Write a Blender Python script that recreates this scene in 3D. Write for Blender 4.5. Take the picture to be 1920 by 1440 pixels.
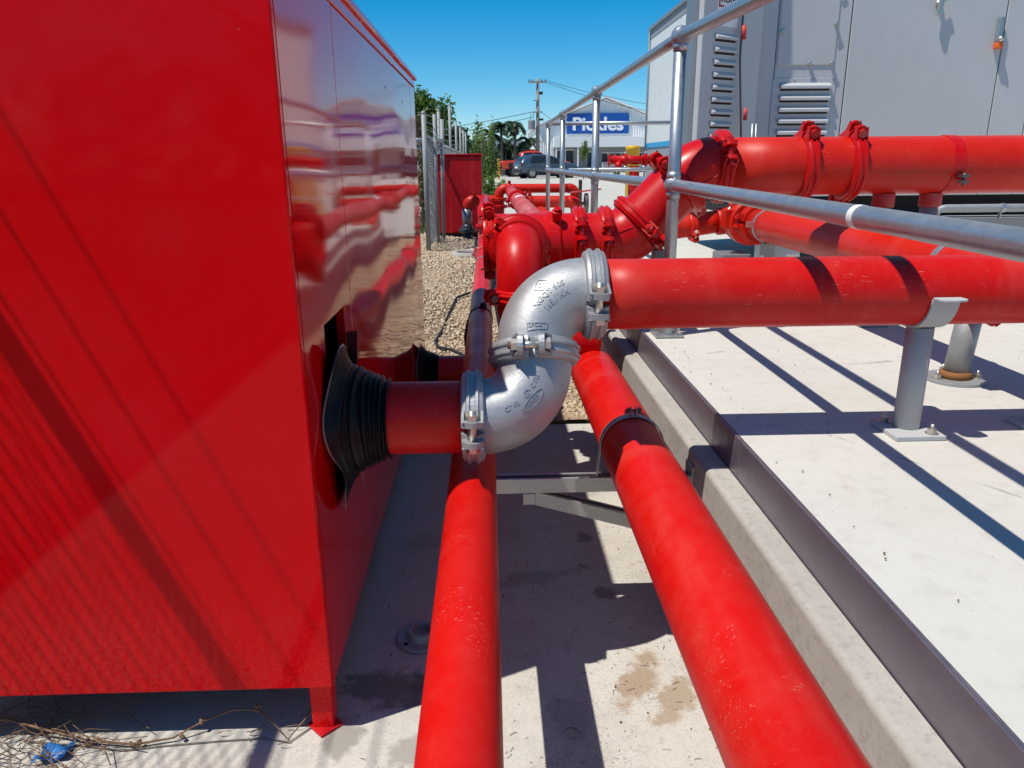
import bpy, bmesh, math, random
import numpy as np
from mathutils import Vector, Matrix, Quaternion

for o in list(bpy.data.objects): bpy.data.objects.remove(o)
scene = bpy.context.scene
COL = scene.collection
rnd = random.Random(7)

# ------------------------------------------------------------------ camera
# origin of the world = the camera; floor of the pit 1.23 m below it, raised slab 0.66 m below
def cam_axes(yaw, pitch, roll):
    y, p, r = map(math.radians, (yaw, pitch, roll))
    f = Vector((math.sin(y)*math.cos(p), math.cos(y)*math.cos(p), -math.sin(p)))
    rt = Vector((math.cos(y), -math.sin(y), 0)); up = rt.cross(f)
    return rt*math.cos(r)-up*math.sin(r), rt*math.sin(r)+up*math.cos(r), f
R_, U_, F_ = cam_axes(1.62, 16.5, 0.5)
cd = bpy.data.cameras.new('camera'); cam = bpy.data.objects.new('camera', cd); COL.objects.link(cam)
cd.sensor_width = 36.0; cd.lens = 1400/1920*36; cd.clip_start = 0.02; cd.clip_end = 2000
cam.matrix_world = Matrix(((R_.x, U_.x, -F_.x, 0), (R_.y, U_.y, -F_.y, 0), (R_.z, U_.z, -F_.z, 0), (0, 0, 0, 1)))
scene.camera = cam

# ------------------------------------------------------------------ world, sun, exposure
SUN = Vector((0.433, 0.20, -1.0)).normalized()      # direction the light travels
world = bpy.data.worlds.new('World'); scene.world = world; world.use_nodes = True
wn = world.node_tree; bg = wn.nodes['Background']
sky = wn.nodes.new('ShaderNodeTexSky'); sky.sky_type = 'NISHITA'; sky.sun_disc = False
sky.sun_elevation = math.asin(-SUN.z); sky.sun_rotation = math.atan2(-SUN.x, -SUN.y)
sky.altitude = 1500; sky.air_density = 1.0; sky.dust_density = 0.0; sky.ozone_density = 6.0
hs_ = wn.nodes.new('ShaderNodeHueSaturation'); hs_.inputs['Saturation'].default_value = 1.42; hs_.inputs['Hue'].default_value = .487
wn.links.new(sky.outputs[0], hs_.inputs['Color']); wn.links.new(hs_.outputs[0], bg.inputs[0]); bg.inputs[1].default_value = 0.098
sl = bpy.data.lights.new('sun', 'SUN'); sl.energy = 3.8; sl.angle = math.radians(0.53); sl.color = (1.0, 0.945, 0.865)
so = bpy.data.objects.new('sun', sl); COL.objects.link(so); so.location = -SUN*20
so.rotation_euler = SUN.to_track_quat('-Z', 'Y').to_euler()
scene.view_settings.view_transform = 'Standard'; scene.view_settings.look = 'None'
scene.view_settings.gamma = 1.0; scene.view_settings.exposure = 0.35
scene.view_settings.use_curve_mapping = False
scene.render.engine = 'CYCLES'
scene.render.resolution_x = 1024; scene.render.resolution_y = 768

# ------------------------------------------------------------------ helpers
X, Y, Z = Vector((1, 0, 0)), Vector((0, 1, 0)), Vector((0, 0, 1))
def V(*a): return Vector(a)
def basis(axis, ref=None):
    a = Vector(axis).normalized()
    if ref is None: ref = Z if abs(a.z) < 0.9 else X
    u = (Vector(ref)-a*a.dot(Vector(ref)))
    if u.length < 1e-6: u = a.orthogonal()
    u.normalize(); return a, u, a.cross(u)

class MB:
    def __init__(s): s.v = []; s.f = []; s.s = []
    def add(s, vs, fs, smooth=False):
        n = len(s.v); s.v += [Vector(p) for p in vs]; s.f += [tuple(i+n for i in f) for f in fs]; s.s += [smooth]*len(fs); return s
    def box(s, lo, hi, M=None):
        x0, y0, z0 = lo; x1, y1, z1 = hi
        vs = [V(x0,y0,z0),V(x1,y0,z0),V(x1,y1,z0),V(x0,y1,z0),V(x0,y0,z1),V(x1,y0,z1),V(x1,y1,z1),V(x0,y1,z1)]
        if M is not None: vs = [M @ p for p in vs]
        return s.add(vs, [(0,3,2,1),(4,5,6,7),(0,1,5,4),(1,2,6,5),(2,3,7,6),(3,0,4,7)])
    def obox(s, c, ax, ay, az, sx, sy, sz):       # oriented box: centre, three axes, full sizes
        M = Matrix((( ax.x, ay.x, az.x, c[0]),(ax.y, ay.y, az.y, c[1]),(ax.z, ay.z, az.z, c[2]),(0,0,0,1)))
        return s.box((-sx/2,-sy/2,-sz/2),(sx/2,sy/2,sz/2), M)
    def tube(s, path, r, n=24, cap=True, smooth=True, ref=None):
        path = [Vector(p) for p in path]
        rs = r if isinstance(r, (list, tuple)) else [r]*len(path)
        T = []
        for i in range(len(path)):
            a = path[max(i-1,0)]; b = path[min(i+1,len(path)-1)]
            d = b-a
            if d.length < 1e-9: d = T[-1] if T else Z
            T.append(d.normalized())
        _, u, w = basis(T[0], ref)
        vs = []
        for i, p in enumerate(path):
            t = T[i]; u = (u - t*t.dot(u)).normalized(); w = t.cross(u)
            for k in range(n):
                a = 2*math.pi*k/n
                vs.append(p+(u*math.cos(a)+w*math.sin(a))*rs[i])
        fs = []
        for i in range(len(path)-1):
            for k in range(n):
                a = i*n+k; b = i*n+(k+1)%n
                fs.append((a, b, b+n, a+n))
        s.add(vs, fs, smooth)
        if cap:
            m = len(s.v)-len(vs)
            s.f.append(tuple(m+k for k in reversed(range(n)))); s.s.append(False)
            s.f.append(tuple(m+(len(path)-1)*n+k for k in range(n))); s.s.append(False)
        return s
    def cyl(s, p0, p1, r, n=24, cap=True, smooth=True):
        return s.tube([p0, p1], r, n, cap, smooth)
    def lathe(s, prof, c, axis, n=48, a0=0.0, a1=2*math.pi, ref=None, smooth=False, wob=None, ends=False):
        a, u, w = basis(axis, ref); c = Vector(c); full = abs(a1-a0-2*math.pi) < 1e-6
        N = n if full else n+1; vs = []
        for k in range(N):
            t = a0+(a1-a0)*k/n; d = u*math.cos(t)+w*math.sin(t)
            for j, (h, r) in enumerate(prof):
                if wob: h, r = wob(h, r, t, j)
                vs.append(c+a*h+d*r)
        m = len(prof); fs = []
        for k in range(n):
            k2 = (k+1) % N if full else k+1
            for j in range(m-1):
                fs.append((k*m+j, k2*m+j, k2*m+j+1, k*m+j+1))
        if ends and not full:
            fs.append(tuple(range(m))); fs.append(tuple(n*m+j for j in reversed(range(m))))
        return s.add(vs, fs, smooth)
    def sphere(s, c, r, nu=20, nv=12, sc=(1,1,1)):
        prof = [(-r*math.cos(math.pi*j/nv)*1.0, max(r*math.sin(math.pi*j/nv),1e-4)) for j in range(nv+1)]
        n0 = len(s.v); s.lathe(prof, (0,0,0), Z, nu, smooth=True)
        for i in range(n0, len(s.v)):
            p = s.v[i]; s.v[i] = V(p.x*sc[0], p.y*sc[1], p.z*sc[2])+Vector(c)
        return s
    def prism(s, poly, d):                          # planar polygon extruded by vector d
        n = len(poly); d = Vector(d); vs = [Vector(p) for p in poly]+[Vector(p)+d for p in poly]
        fs = [tuple(reversed(range(n))), tuple(range(n, 2*n))]+[(i, (i+1)%n, (i+1)%n+n, i+n) for i in range(n)]
        return s.add(vs, fs)
    def hexp(s, c, axis, r, h):
        a, u, w = basis(axis); c = Vector(c)
        return s.prism([c-a*h/2+(u*math.cos(k*math.pi/3)+w*math.sin(k*math.pi/3))*r for k in range(6)], a*h)
    def mesh(s, name, origin):
        me = bpy.data.meshes.new(name); o = Vector(origin)
        me.from_pydata([tuple(p-o) for p in s.v], [], s.f)
        me.polygons.foreach_set('use_smooth', s.s); me.update()
        bm = bmesh.new(); bm.from_mesh(me); bmesh.ops.recalc_face_normals(bm, faces=bm.faces); bm.to_mesh(me); bm.free()
        return me
    def build(s, name, mat, parent=None, origin=None, bevel=0, seg=2):
        if origin is None: origin = wloc(parent) if parent is not None else (0,0,0)
        me = s.mesh(name, origin)
        o = bpy.data.objects.new(name, me); COL.objects.link(o)
        if mat: me.materials.append(mat)
        if parent is not None: o.parent = parent
        else: o.location = origin
        if bevel:
            b = o.modifiers.new('bevel', 'BEVEL'); b.width = bevel; b.segments = seg; b.limit_method = 'ANGLE'; b.angle_limit = math.radians(40)
        return o
def wloc(o):
    p = Vector((0,0,0))
    while o is not None: p += o.location; o = o.parent
    return p
def thing(name, label, cat, loc, group=None):
    o = bpy.data.objects.new(name, None); COL.objects.link(o); o.location = loc; o.empty_display_size = .1
    return tag(o, label, cat, group)
def tag(o, label, cat, group=None):
    o['label'] = label; o['category'] = cat
    if group: o['group'] = group
    return o
def struct(o, kind='structure'): o['kind'] = kind; return o
def arc(corner, din, dout, rad, n=14):
    """centre line of a bend: comes in along din, leaves along dout, tangent length from the corner by angle"""
    corner = Vector(corner); din = Vector(din).normalized(); dout = Vector(dout).normalized()
    ang = din.angle(dout); t = rad*math.tan(ang/2)
    p0 = corner-din*t; ax = din.cross(dout).normalized(); nrm = ax.cross(din); O = p0+nrm*rad
    return [O + Quaternion(ax, ang*k/n) @ (p0-O) for k in range(n+1)]

# ------------------------------------------------------------------ materials
def mat(name, col, rough=0.5, metal=0.0, spec=0.5, coat=0.0):
    m = bpy.data.materials.new(name); m.use_nodes = True; b = m.node_tree.nodes['Principled BSDF']
    b.inputs['Base Color'].default_value = (*col, 1); b.inputs['Roughness'].default_value = rough
    b.inputs['Metallic'].default_value = metal; b.inputs['Specular IOR Level'].default_value = spec
    b.inputs['Coat Weight'].default_value = coat
    return m
class NT:
    def __init__(s, m): s.m = m; s.t = m.node_tree; s.b = s.t.nodes['Principled BSDF']; s.co = None
    def n(s, typ, **kw):
        x = s.t.nodes.new(typ)
        for k, v in kw.items(): setattr(x, k, v)
        return x
    def link(s, a, b): s.t.links.new(a, b)
    def coord(s, scale=(1,1,1), rot=(0,0,0), which='Object'):
        tc = s.n('ShaderNodeTexCoord'); mp = s.n('ShaderNodeMapping'); mp.inputs['Scale'].default_value = scale; mp.inputs['Rotation'].default_value = rot
        s.link(tc.outputs[which], mp.inputs[0]); return mp.outputs[0]
    def world_coord(s, scale=(1,1,1), rot=(0,0,0)):
        g = s.n('ShaderNodeNewGeometry'); mp = s.n('ShaderNodeMapping'); mp.inputs['Scale'].default_value = scale; mp.inputs['Rotation'].default_value = rot
        s.link(g.outputs['Position'], mp.inputs[0]); return mp.outputs[0]
    def noise(s, co, scale, detail=4, rough=.55, dist=0):
        x = s.n('ShaderNodeTexNoise'); x.inputs['Scale'].default_value = scale; x.inputs['Detail'].default_value = detail
        x.inputs['Roughness'].default_value = rough; x.inputs['Distortion'].default_value = dist
        s.link(co, x.inputs['Vector']); return x.outputs['Fac']
    def voro(s, co, scale, feature='F1', out='Distance', rnd_=1.0):
        x = s.n('ShaderNodeTexVoronoi', feature=feature); x.inputs['Scale'].default_value = scale; x.inputs['Randomness'].default_value = rnd_
        s.link(co, x.inputs['Vector']); return x.outputs[out]
    def ramp(s, fac, stops):
        x = s.n('ShaderNodeValToRGB'); e = x.color_ramp.elements
        while len(e) < len(stops): e.new(.5)
        for el, (p, c) in zip(e, stops):
            el.position = p; el.color = (*c, 1) if isinstance(c, tuple) else (c, c, c, 1)
        s.link(fac, x.inputs[0]); return x.outputs[0]
    def mix(s, fac, a, b, blend='MIX'):
        x = s.n('ShaderNodeMix', data_type='RGBA', blend_type=blend)
        for i, v in ((0, fac), (6, a), (7, b)):
            if isinstance(v, (int, float)): x.inputs[i].default_value = v if i == 0 else (v, v, v, 1)
            elif isinstance(v, tuple): x.inputs[i].default_value = (*v, 1)
            else: s.link(v, x.inputs[i])
        return x.outputs[2]
    def math(s, op, a, b=0.0, c=None):
        x = s.n('ShaderNodeMath', operation=op)
        for i, v in enumerate((a, b)):
            if isinstance(v, (int, float)): x.inputs[i].default_value = v
            else: s.link(v, x.inputs[i])
        return x.outputs[0]
    def bump(s, h, strength=.3, dist=.01, normal=None):
        x = s.n('ShaderNodeBump'); x.inputs['Strength'].default_value = strength; x.inputs['Distance'].default_value = dist
        s.link(h, x.inputs['Height'])
        if normal: s.link(normal, x.inputs['Normal'])
        return x.outputs[0]
    def col(s, c): s.link(c, s.b.inputs['Base Color'])
    def rough(s, c): s.link(c, s.b.inputs['Roughness'])
    def nrm(s, c): s.link(c, s.b.inputs['Normal'])

def red_pipe(name, base, dusty=.35, scratch=.5, faded=(.62,.12,.09), rough=(.3,.5)):
    m = mat(name, base, .4); N = NT(m); co = N.world_coord()
    n1 = N.noise(co, 5, 5, .6); n2 = N.noise(co, 23, 4, .6); n3 = N.noise(co, 1.7, 2)
    dust = N.ramp(N.math('MULTIPLY', n1, n2), [(.2, 0.0), (.5, 1.0)])
    dk = tuple(c*.86 for c in base); N.b.inputs['Specular IOR Level'].default_value = .27
    c = N.mix(N.ramp(n3, [(.35, 0.0), (.7, 1.0)]), base, dk)
    c = N.mix(N.math('MULTIPLY', dust, dusty), c, faded)
    bd = N.math('MAXIMUM', N.noise(N.world_coord((7, .8, .8)), 1.0, 3, .6), N.noise(N.world_coord((.8, 4, .8)), 1.0, 3, .6))
    bd = N.math('MULTIPLY', N.ramp(bd, [(.56, 0.0), (.64, 1.0)]), N.ramp(n2, [(.25, .35), (.7, 1.0)]))
    c = N.mix(N.math('MULTIPLY', bd, dusty*1.5), c, faded)
    # scuffs: short pale strokes where two stretched noises meet
    s1 = N.noise(N.world_coord((5, 44, 44), (.4, .2, .7)), 8, 4, .6, .8); s2 = N.noise(co, 9, 2)
    sc = N.math('MULTIPLY', N.ramp(s1, [(.63, 0.0), (.67, 1.0)]), N.ramp(s2, [(.54, 0.0), (.60, 1.0)]))
    c = N.mix(N.math('MULTIPLY', sc, scratch*.6), c, (.72, .33, .28))
    chalk = N.math('MULTIPLY', N.ramp(N.noise(co, 150, 3, .7), [(.56, 0.0), (.72, 1.0)]), N.ramp(N.noise(co, 6.5, 4, .65), [(.5, 0.0), (.68, 1.0)]))
    c = N.mix(N.math('MULTIPLY', chalk, scratch*.55), c, faded)
    N.col(c); N.rough(N.ramp(n1, [(.3, rough[0]), (.75, rough[1])]))
    N.nrm(N.bump(N.math('ADD', N.noise(co, 260, 2), N.math('MULTIPLY', n2, .8)), .08, .002))
    return m
M = {}
M['red'] = red_pipe('red_pipe_paint', (.60, .005, .0025), .13, .8, rough=(.32,.5))
M['red_orange'] = red_pipe('red_orange_paint', (.60, .013, .004), .10, .5, rough=(.32,.48))
M['red_gloss'] = red_pipe('red_fitting_paint', (.56, .003, .0045), .07, .4, rough=(.26,.42))
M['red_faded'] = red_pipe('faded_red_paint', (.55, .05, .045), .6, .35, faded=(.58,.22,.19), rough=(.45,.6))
def galv(name, base, rough=.38, metal=.75, spangle=90, streak=True):
    m = mat(name, base, rough, metal); N = NT(m); co = N.world_coord()
    v = N.voro(co, spangle, out='Color'); bw = N.n('ShaderNodeRGBToBW'); N.link(v, bw.inputs[0])
    n = N.noise(co, 14, 5, .65)
    d = tuple(c*.72 for c in base); l = tuple(min(c*1.12, .95) for c in base)
    c = N.mix(N.math('MULTIPLY', bw.outputs[0], .5), base, d); c = N.mix(N.ramp(n, [(.4, 0.0), (.75, .6)]), c, l)
    N.col(c); N.rough(N.ramp(n, [(.25, rough-.08), (.8, rough+.14)]))
    N.nrm(N.bump(N.noise(co, 70, 4, .6), .12, .0015))
    return m
M['galv'] = galv('galvanised_steel', (.43, .455, .48), .36, .72)
M['galv_dull'] = galv('dull_galvanised_steel', (.36, .375, .38), .5, .45, 60)
M['galv_dark'] = galv('dark_galvanised_angle', (.25, .225, .26), .42, .7, 50)
M['galv_far'] = galv('weathered_fence_steel', (.30, .31, .31), .6, .2, 40)
M['strut'] = galv('zinc_strut', (.47, .47, .45), .42, .6, 120)
m = mat('silver_cast_paint', (.42, .43, .44), .42, .5); N = NT(m); co = N.world_coord()
n = N.noise(co, 9, 5, .65); n2 = N.noise(co, 120, 3, .6)
N.col(N.mix(N.ramp(n, [(.35, 0.0), (.75, 1.0)]), (.34, .35, .36), (.45, .46, .465))); N.rough(N.ramp(n, [(.3, .42), (.75, .58)]))
N.nrm(N.bump(N.math('ADD', N.math('MULTIPLY', n2, .5), N.noise(co, 30, 4, .6)), .22, .003)); M['silver'] = m
M['bolt'] = mat('zinc_bolt', (.62, .58, .5), .35, .9)
M['bolt_red'] = mat('painted_bolt', (.42, .01, .01), .3)
M['bolt_dark'] = mat('dark_bolt', (.14, .12, .12), .45, .6)
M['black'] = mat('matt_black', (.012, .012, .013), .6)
m = mat('rubber_boot', (.006, .0055, .007), .42, 0, .22); N = NT(m); co = N.world_coord(); N.nrm(N.bump(N.noise(co, 60, 4), .25, .003)); M['rubber'] = m
M['lip'] = mat('boot_sealant', (.30, .26, .26), .35)
def enclosure_red(name, wave, spec_=.5):
    m = mat(name, (.74, .002, .005), .1, 0, spec_, .0); N = NT(m); co = N.world_coord()
    dust = N.math('MULTIPLY', N.ramp(N.noise(co, 3.0, 6, .7), [(.45, 0.0), (.8, 1.0)]), .10)
    c = N.mix(dust, (.74, .002, .005), (.55, .08, .08))
    sp = N.ramp(N.voro(N.world_coord((1, 1, 1)), 26), [(.0, 1.0), (.018, 1.0), (.03, 0.0)])
    sp = N.math('MULTIPLY', sp, N.ramp(N.noise(co, 4, 2), [(.52, 0.0), (.6, 1.0)]))
    c = N.mix(N.math('MULTIPLY', sp, .8), c, (.7, .4, .36)); N.col(c)
    sep = N.n('ShaderNodeSeparateXYZ'); g_ = N.n('ShaderNodeNewGeometry'); N.link(g_.outputs['Position'], sep.inputs[0])
    low = N.math('ADD', N.math('MULTIPLY', sep.outputs['Z'], -4.5), N.math('MULTIPLY', N.noise(co, 7, 6, .7), 1.6))
    spl = N.math('MULTIPLY', N.ramp(N.math('SUBTRACT', low, 4.75), [(.0, 0.0), (1.0, 1.0)]), N.ramp(N.noise(co, 120, 4, .75), [(.45, 0.0), (.68, 1.0)]))
    c = N.mix(N.math('MULTIPLY', spl, .13), c, (.45, .22, .18)); N.col(c)
    N.rough(N.ramp(N.noise(co, 2.2, 5, .6), [(.3, .035), (.8, .085)]))
    b1 = N.bump(N.noise(N.world_coord((1, 1.0, 1.3)), 2.1, 0, .4), wave, .02)
    N.nrm(N.bump(N.noise(co, 330, 2), .014, .001, b1)); return m
M['box_red'] = enclosure_red('gloss_red_sheet_side', .22)
M['box_red_front'] = enclosure_red('gloss_red_sheet_front', .03, .13)
def concrete(name, base, dark, spot=.25, bump=.25, stain=None, scale=1.0):
    m = mat(name, base, .85); N = NT(m); co = N.world_coord()
    n1 = N.noise(co, 1.3*scale, 6, .6); n2 = N.noise(co, 18*scale, 6, .7); n3 = N.noise(co, 240*scale, 2)
    c = N.mix(N.ramp(n1, [(.3, 0.0), (.75, .8)]), base, dark)
    c = N.mix(N.math('MULTIPLY', N.ramp(n2, [(.5, 0.0), (.75, 1.0)]), spot), c, tuple(x*.6 for x in dark))
    sp = N.ramp(N.voro(co, 42), [(.0, 1.0), (.05, 1.0), (.075, 0.0)])
    sp = N.math('MULTIPLY', sp, N.ramp(N.noise(co, 5, 3), [(.5, 0.0), (.62, .8)]))
    c = N.mix(sp, c, (.09, .075, .06))
    if stain: c = stain(N, co, c)
    N.col(c); N.nrm(N.bump(N.math('ADD', n2, N.math('MULTIPLY', n3, .5)), bump, .003)); return m
def floor_stain(N, co, c):
    wob = N.noise(co, 9, 6, .68); wob2 = N.noise(co, 38, 3, .6)
    def spot(x, y, rx, ry, ang, c, colr, k, soft=.12):
        mp = N.n('ShaderNodeMapping', vector_type='TEXTURE'); mp.inputs['Location'].default_value = (x, y, 0); mp.inputs['Rotation'].default_value = (0, 0, ang); mp.inputs['Scale'].default_value = (rx, ry, 100)
        g = N.n('ShaderNodeNewGeometry'); N.link(g.outputs['Position'], mp.inputs[0]); ln = N.n('ShaderNodeVectorMath', operation='LENGTH'); N.link(mp.outputs[0], ln.inputs[0])
        d = N.math('ADD', ln.outputs['Value'], N.math('ADD', N.math('MULTIPLY', N.math('SUBTRACT', wob, .5), 2.6), N.math('MULTIPLY', N.math('SUBTRACT', wob2, .5), .9)))
        return N.mix(N.math('MULTIPLY', N.ramp(d, [(.55, 1.0), (.95, .0)]), k), c, colr)
    damp, tan, grime = (.17, .155, .13), (.36, .28, .20), (.20, .165, .13)
    for a in ((-.27, 1.55, .15, .075, .1, damp, .8), (-.13, 1.57, .10, .06, .3, damp, .75), (-.355, 1.39, .05, .10, .1, damp, .6), (-.15, 1.36, .16, .05, .2, damp, .5), (.355, 1.56, .06, .13, -.5, tan, 1.0), (.42, 1.47, .05, .12, -.4, tan, .9),
              (.17, 1.42, .07, .10, .2, damp, .35), (.33, 1.95, .05, .04, 0, grime, .7), (.15, 2.05, .16, .05, .3, grime, .4), (-.1, 2.3, .22, .09, .2, grime, .35), (.25, 2.6, .16, .1, .2, grime, .35), (.3, 2.3, .03, .05, .2, damp, .7)):
        c = spot(a[0], a[1], a[2], a[3], a[4], c, a[5], a[6])
    s = N.noise(N.world_coord((1.0, .8, 1)), 3.0, 8, .66, .3)
    c = N.mix(N.math('MULTIPLY', N.ramp(s, [(.52, 0.0), (.72, 1.0)]), .35), c, (.26, .22, .18))
    fine = N.math('MULTIPLY', N.ramp(N.noise(co, 160, 4, .75), [(.5, 0.0), (.62, 1.0)]), N.ramp(N.noise(co, 3.6, 6, .7), [(.40, 0.0), (.66, 1.0)]))
    c = N.mix(N.math('MULTIPLY', fine, .55), c, (.22, .175, .13))
    grit = N.ramp(N.noise(N.world_coord((1, 2.2, 1), (0, 0, .5)), 95, 2, .5, 1.2), [(.63, 0.0), (.67, 1.0)])
    gm = N.ramp(N.noise(co, 4.2, 3), [(.44, 0.0), (.60, 1.0)])
    return N.mix(N.math('MULTIPLY', grit, N.math('MULTIPLY', gm, .75)), c, (.12, .085, .06))
def slab_marks(N, co, c):
    sw = N.noise(N.world_coord((1, 5, 1), (0, 0, .6)), 6, 5, .6, .8)                       # trowel swirls
    c = N.mix(N.math('MULTIPLY', N.ramp(sw, [(.42, 0.0), (.7, 1.0)]), .22), c, (.60, .59, .54))
    cr = N.voro(co, 1.15, 'DISTANCE_TO_EDGE'); wv = N.math('ADD', cr, N.math('MULTIPLY', N.math('SUBTRACT', N.noise(co, 14, 4), .5), .035))
    hair = N.math('MULTIPLY', N.ramp(wv, [(.0, 1.0), (.0035, 0.0)]), N.ramp(N.noise(co, 1.6, 2), [(.52, 0.0), (.58, 1.0)]))
    c = N.mix(N.math('MULTIPLY', hair, .55), c, (.2, .18, .15))
    rust = N.math('MULTIPLY', N.ramp(N.noise(co, 7, 5, .7), [(.62, 0.0), (.74, 1.0)]), .28)
    c = N.mix(rust, c, (.40, .29, .17))
    pk = N.ramp(N.voro(co, 75), [(.0, 1.0), (.07, 1.0), (.1, 0.0)]); pk = N.math('MULTIPLY', pk, N.ramp(N.noise(co, 9, 3), [(.5, 0.0), (.58, .5)]))
    return N.mix(pk, c, (.24, .22, .19))
M['floor'] = concrete('pit_floor_concrete', (.57, .55, .495), (.46, .435, .38), .3, .22, floor_stain)
M['slab'] = concrete('slab_concrete', (.60, .585, .53), (.51, .485, .42), .3, .16, slab_marks)
M['kerb'] = concrete('kerb_concrete', (.45, .43, .39), (.34, .315, .28), .6, .5, None, 3.0)
M['park'] = concrete('car_park_concrete', (.50, .48, .43), (.43, .41, .36), .15, .1, None, .25)
M['pit'] = concrete('pit_ring_concrete', (.45, .42, .37), (.34, .31, .27), .4, .3)
M['grey_support'] = concrete('grey_painted_support', (.46, .47, .47), (.42, .43, .43), .08, .05)
m = mat('turf', (.07, .09, .035), .95); N = NT(m); co = N.world_coord()
N.col(N.ramp(N.noise(co, 3, 8, .75), [(.3, (.035, .055, .018)), (.6, (.08, .105, .035)), (.8, (.15, .13, .06))])); N.nrm(N.bump(N.noise(co, 40, 4), .6, .03)); M['turf'] = m
M['dark_soil'] = mat('dark_soil', (.05, .04, .032), .95)
m = mat('gravel_stones', (.4, .3, .2), .85); N = NT(m); g = N.n('ShaderNodeNewGeometry')
N.col(N.ramp(g.outputs['Random Per Island'], [(0.0, (.30, .20, .12)), (.3, (.46, .34, .21)), (.6, (.56, .45, .31)), (.85, (.40, .33, .25)), (1.0, (.64, .56, .45))])); M['gravel'] = m
m = mat('gravel_bed', (.22, .16, .10), .95); N = NT(m); co = N.world_coord()
N.col(N.ramp(N.voro(co, 45, out='Distance'), [(0, (.42, .32, .21)), (.5, (.30, .22, .14)), (.9, (.10, .07, .045))])); N.nrm(N.bump(N.voro(co, 45), -.8, .02)); M['gravel_bed'] = m
def enamel(name, base, rough=.35, var=.92):
    m = mat(name, base, rough); N = NT(m); co = N.world_coord(); n = N.noise(co, 2.2, 5, .6)
    N.col(N.mix(N.ramp(n, [(.3, 0.0), (.75, 1.0)]), base, tuple(c*var for c in base))); N.rough(N.ramp(n, [(.3, rough-.06), (.8, rough+.1)]))
    st_ = N.math('MULTIPLY', N.ramp(N.noise(N.world_coord((9, 9, .5)), 2.5, 5, .65), [(.52, 0.0), (.8, 1.0)]), .22)
    N.col(N.mix(st_, N.mix(N.ramp(n, [(.3, 0.0), (.75, 1.0)]), base, tuple(c*var for c in base)), tuple(c*.72 for c in base)))
    N.nrm(N.bump(N.noise(co, 1.8, 2), .05, .02)); return m
M['gen'] = enamel('grey_enamel', (.54, .54, .535), .36)
M['gen_dark'] = enamel('dark_grey_enamel', (.20, .21, .23), .4)
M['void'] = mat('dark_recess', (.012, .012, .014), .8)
M['white_wall'] = enamel('white_cladding', (.80, .81, .80), .5)
M['tall_wall'] = enamel('pale_cladding', (.70, .70, .68), .5)
M['white'] = mat('white_paint', (.84, .84, .82), .5)
M['blue'] = mat('sign_blue', (.008, .085, .38), .4)
M['letter'] = mat('sign_white', (.80, .82, .84), .4)
M['stripe'] = mat('light_blue_trim', (.02, .32, .60), .4)
M['base_grey'] = enamel('grey_base_wall', (.27, .28, .30), .6)
M['glass'] = mat('dark_glass', (.02, .025, .03), .06, 0, .7)
M['yellow'] = enamel('yellow_paint', (.72, .40, .012), .4)
M['white_mark'] = mat('white_mark', (.75, .75, .73), .6)
M['rust'] = mat('rust', (.24, .10, .03), .85)
M['orange'] = mat('orange_plastic', (.8, .13, .02), .4)
M['bark'] = mat('bark', (.16, .13, .10), .9)
M['pole'] = enamel('weathered_pole', (.30, .28, .24), .9)
M['wire'] = mat('dark_line', (.02, .025, .03), .6)
M['stone'] = concrete('pale_stone', (.52, .48, .43), (.42, .38, .33), .2, .4)
M['brick'] = mat('render_wall', (.36, .27, .23), .85)
M['tyre'] = mat('tyre', (.02, .02, .022), .7)
M['alloy'] = mat('alloy_rim', (.45, .46, .48), .3, .8)
M['car_blue'] = mat('blue_grey_car_paint', (.06, .10, .15), .22, .35, .5, .6)
M['car_orange'] = mat('orange_red_car_paint', (.65, .045, .015), .28, .1, .5, .6)
M['car_black'] = mat('black_plastic', (.018, .018, .02), .55)
M['lamp_red'] = mat('tail_lamp', (.30, .015, .02), .2)
M['lamp_clear'] = mat('clear_lamp', (.6, .6, .62), .15)
M['plastic_blue'] = mat('blue_plastic', (.02, .15, .45), .4)
M['twig'] = mat('dry_twig', (.22, .135, .075), .9)
M['twig_grey'] = mat('grey_twig', (.20, .17, .14), .9)
M['cab_red'] = red_pipe('cabinet_red', (.50, .006, .015), .12, .1, rough=(.35,.5))
M['pvc'] = mat('blue_black_pipe_sleeve', (.05, .065, .085), .35, .3)
def leaf(name, a, b, trans=.3):
    m = mat(name, a, .5); N = NT(m); g = N.n('ShaderNodeNewGeometry')
    c = N.ramp(g.outputs['Random Per Island'], [(0, a), (.55, tuple((x+y)/2 for x, y in zip(a, b))), (1, b)]); N.col(c)
    tr = N.n('ShaderNodeBsdfTranslucent'); N.link(c, tr.inputs[0]); mx = N.n('ShaderNodeMixShader'); mx.inputs[0].default_value = trans
    out = N.t.nodes['Material Output']; N.link(N.b.outputs[0], mx.inputs[1]); N.link(tr.outputs[0], mx.inputs[2]); N.link(mx.outputs[0], out.inputs[0]); return m
M['leaf'] = leaf('tree_leaves', (.05, .11, .018), (.16, .25, .04), .4)
M['leaf_dark'] = leaf('dark_leaves', (.018, .045, .016), (.05, .10, .03))
M['leaf_light'] = leaf('light_leaves', (.09, .17, .03), (.20, .30, .06), .4)
M['palm'] = leaf('palm_leaves', (.02, .05, .02), (.055, .10, .035))
M['vine'] = leaf('dry_vine_leaves', (.10, .09, .03), (.20, .16, .06))
M['grass'] = leaf('grass_blades', (.07, .13, .025), (.16, .24, .06))

# ================================================================== THE SETTING
FLOOR, SLAB, KERB, PARK = -1.23, -.66, -.757, -.96
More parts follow.
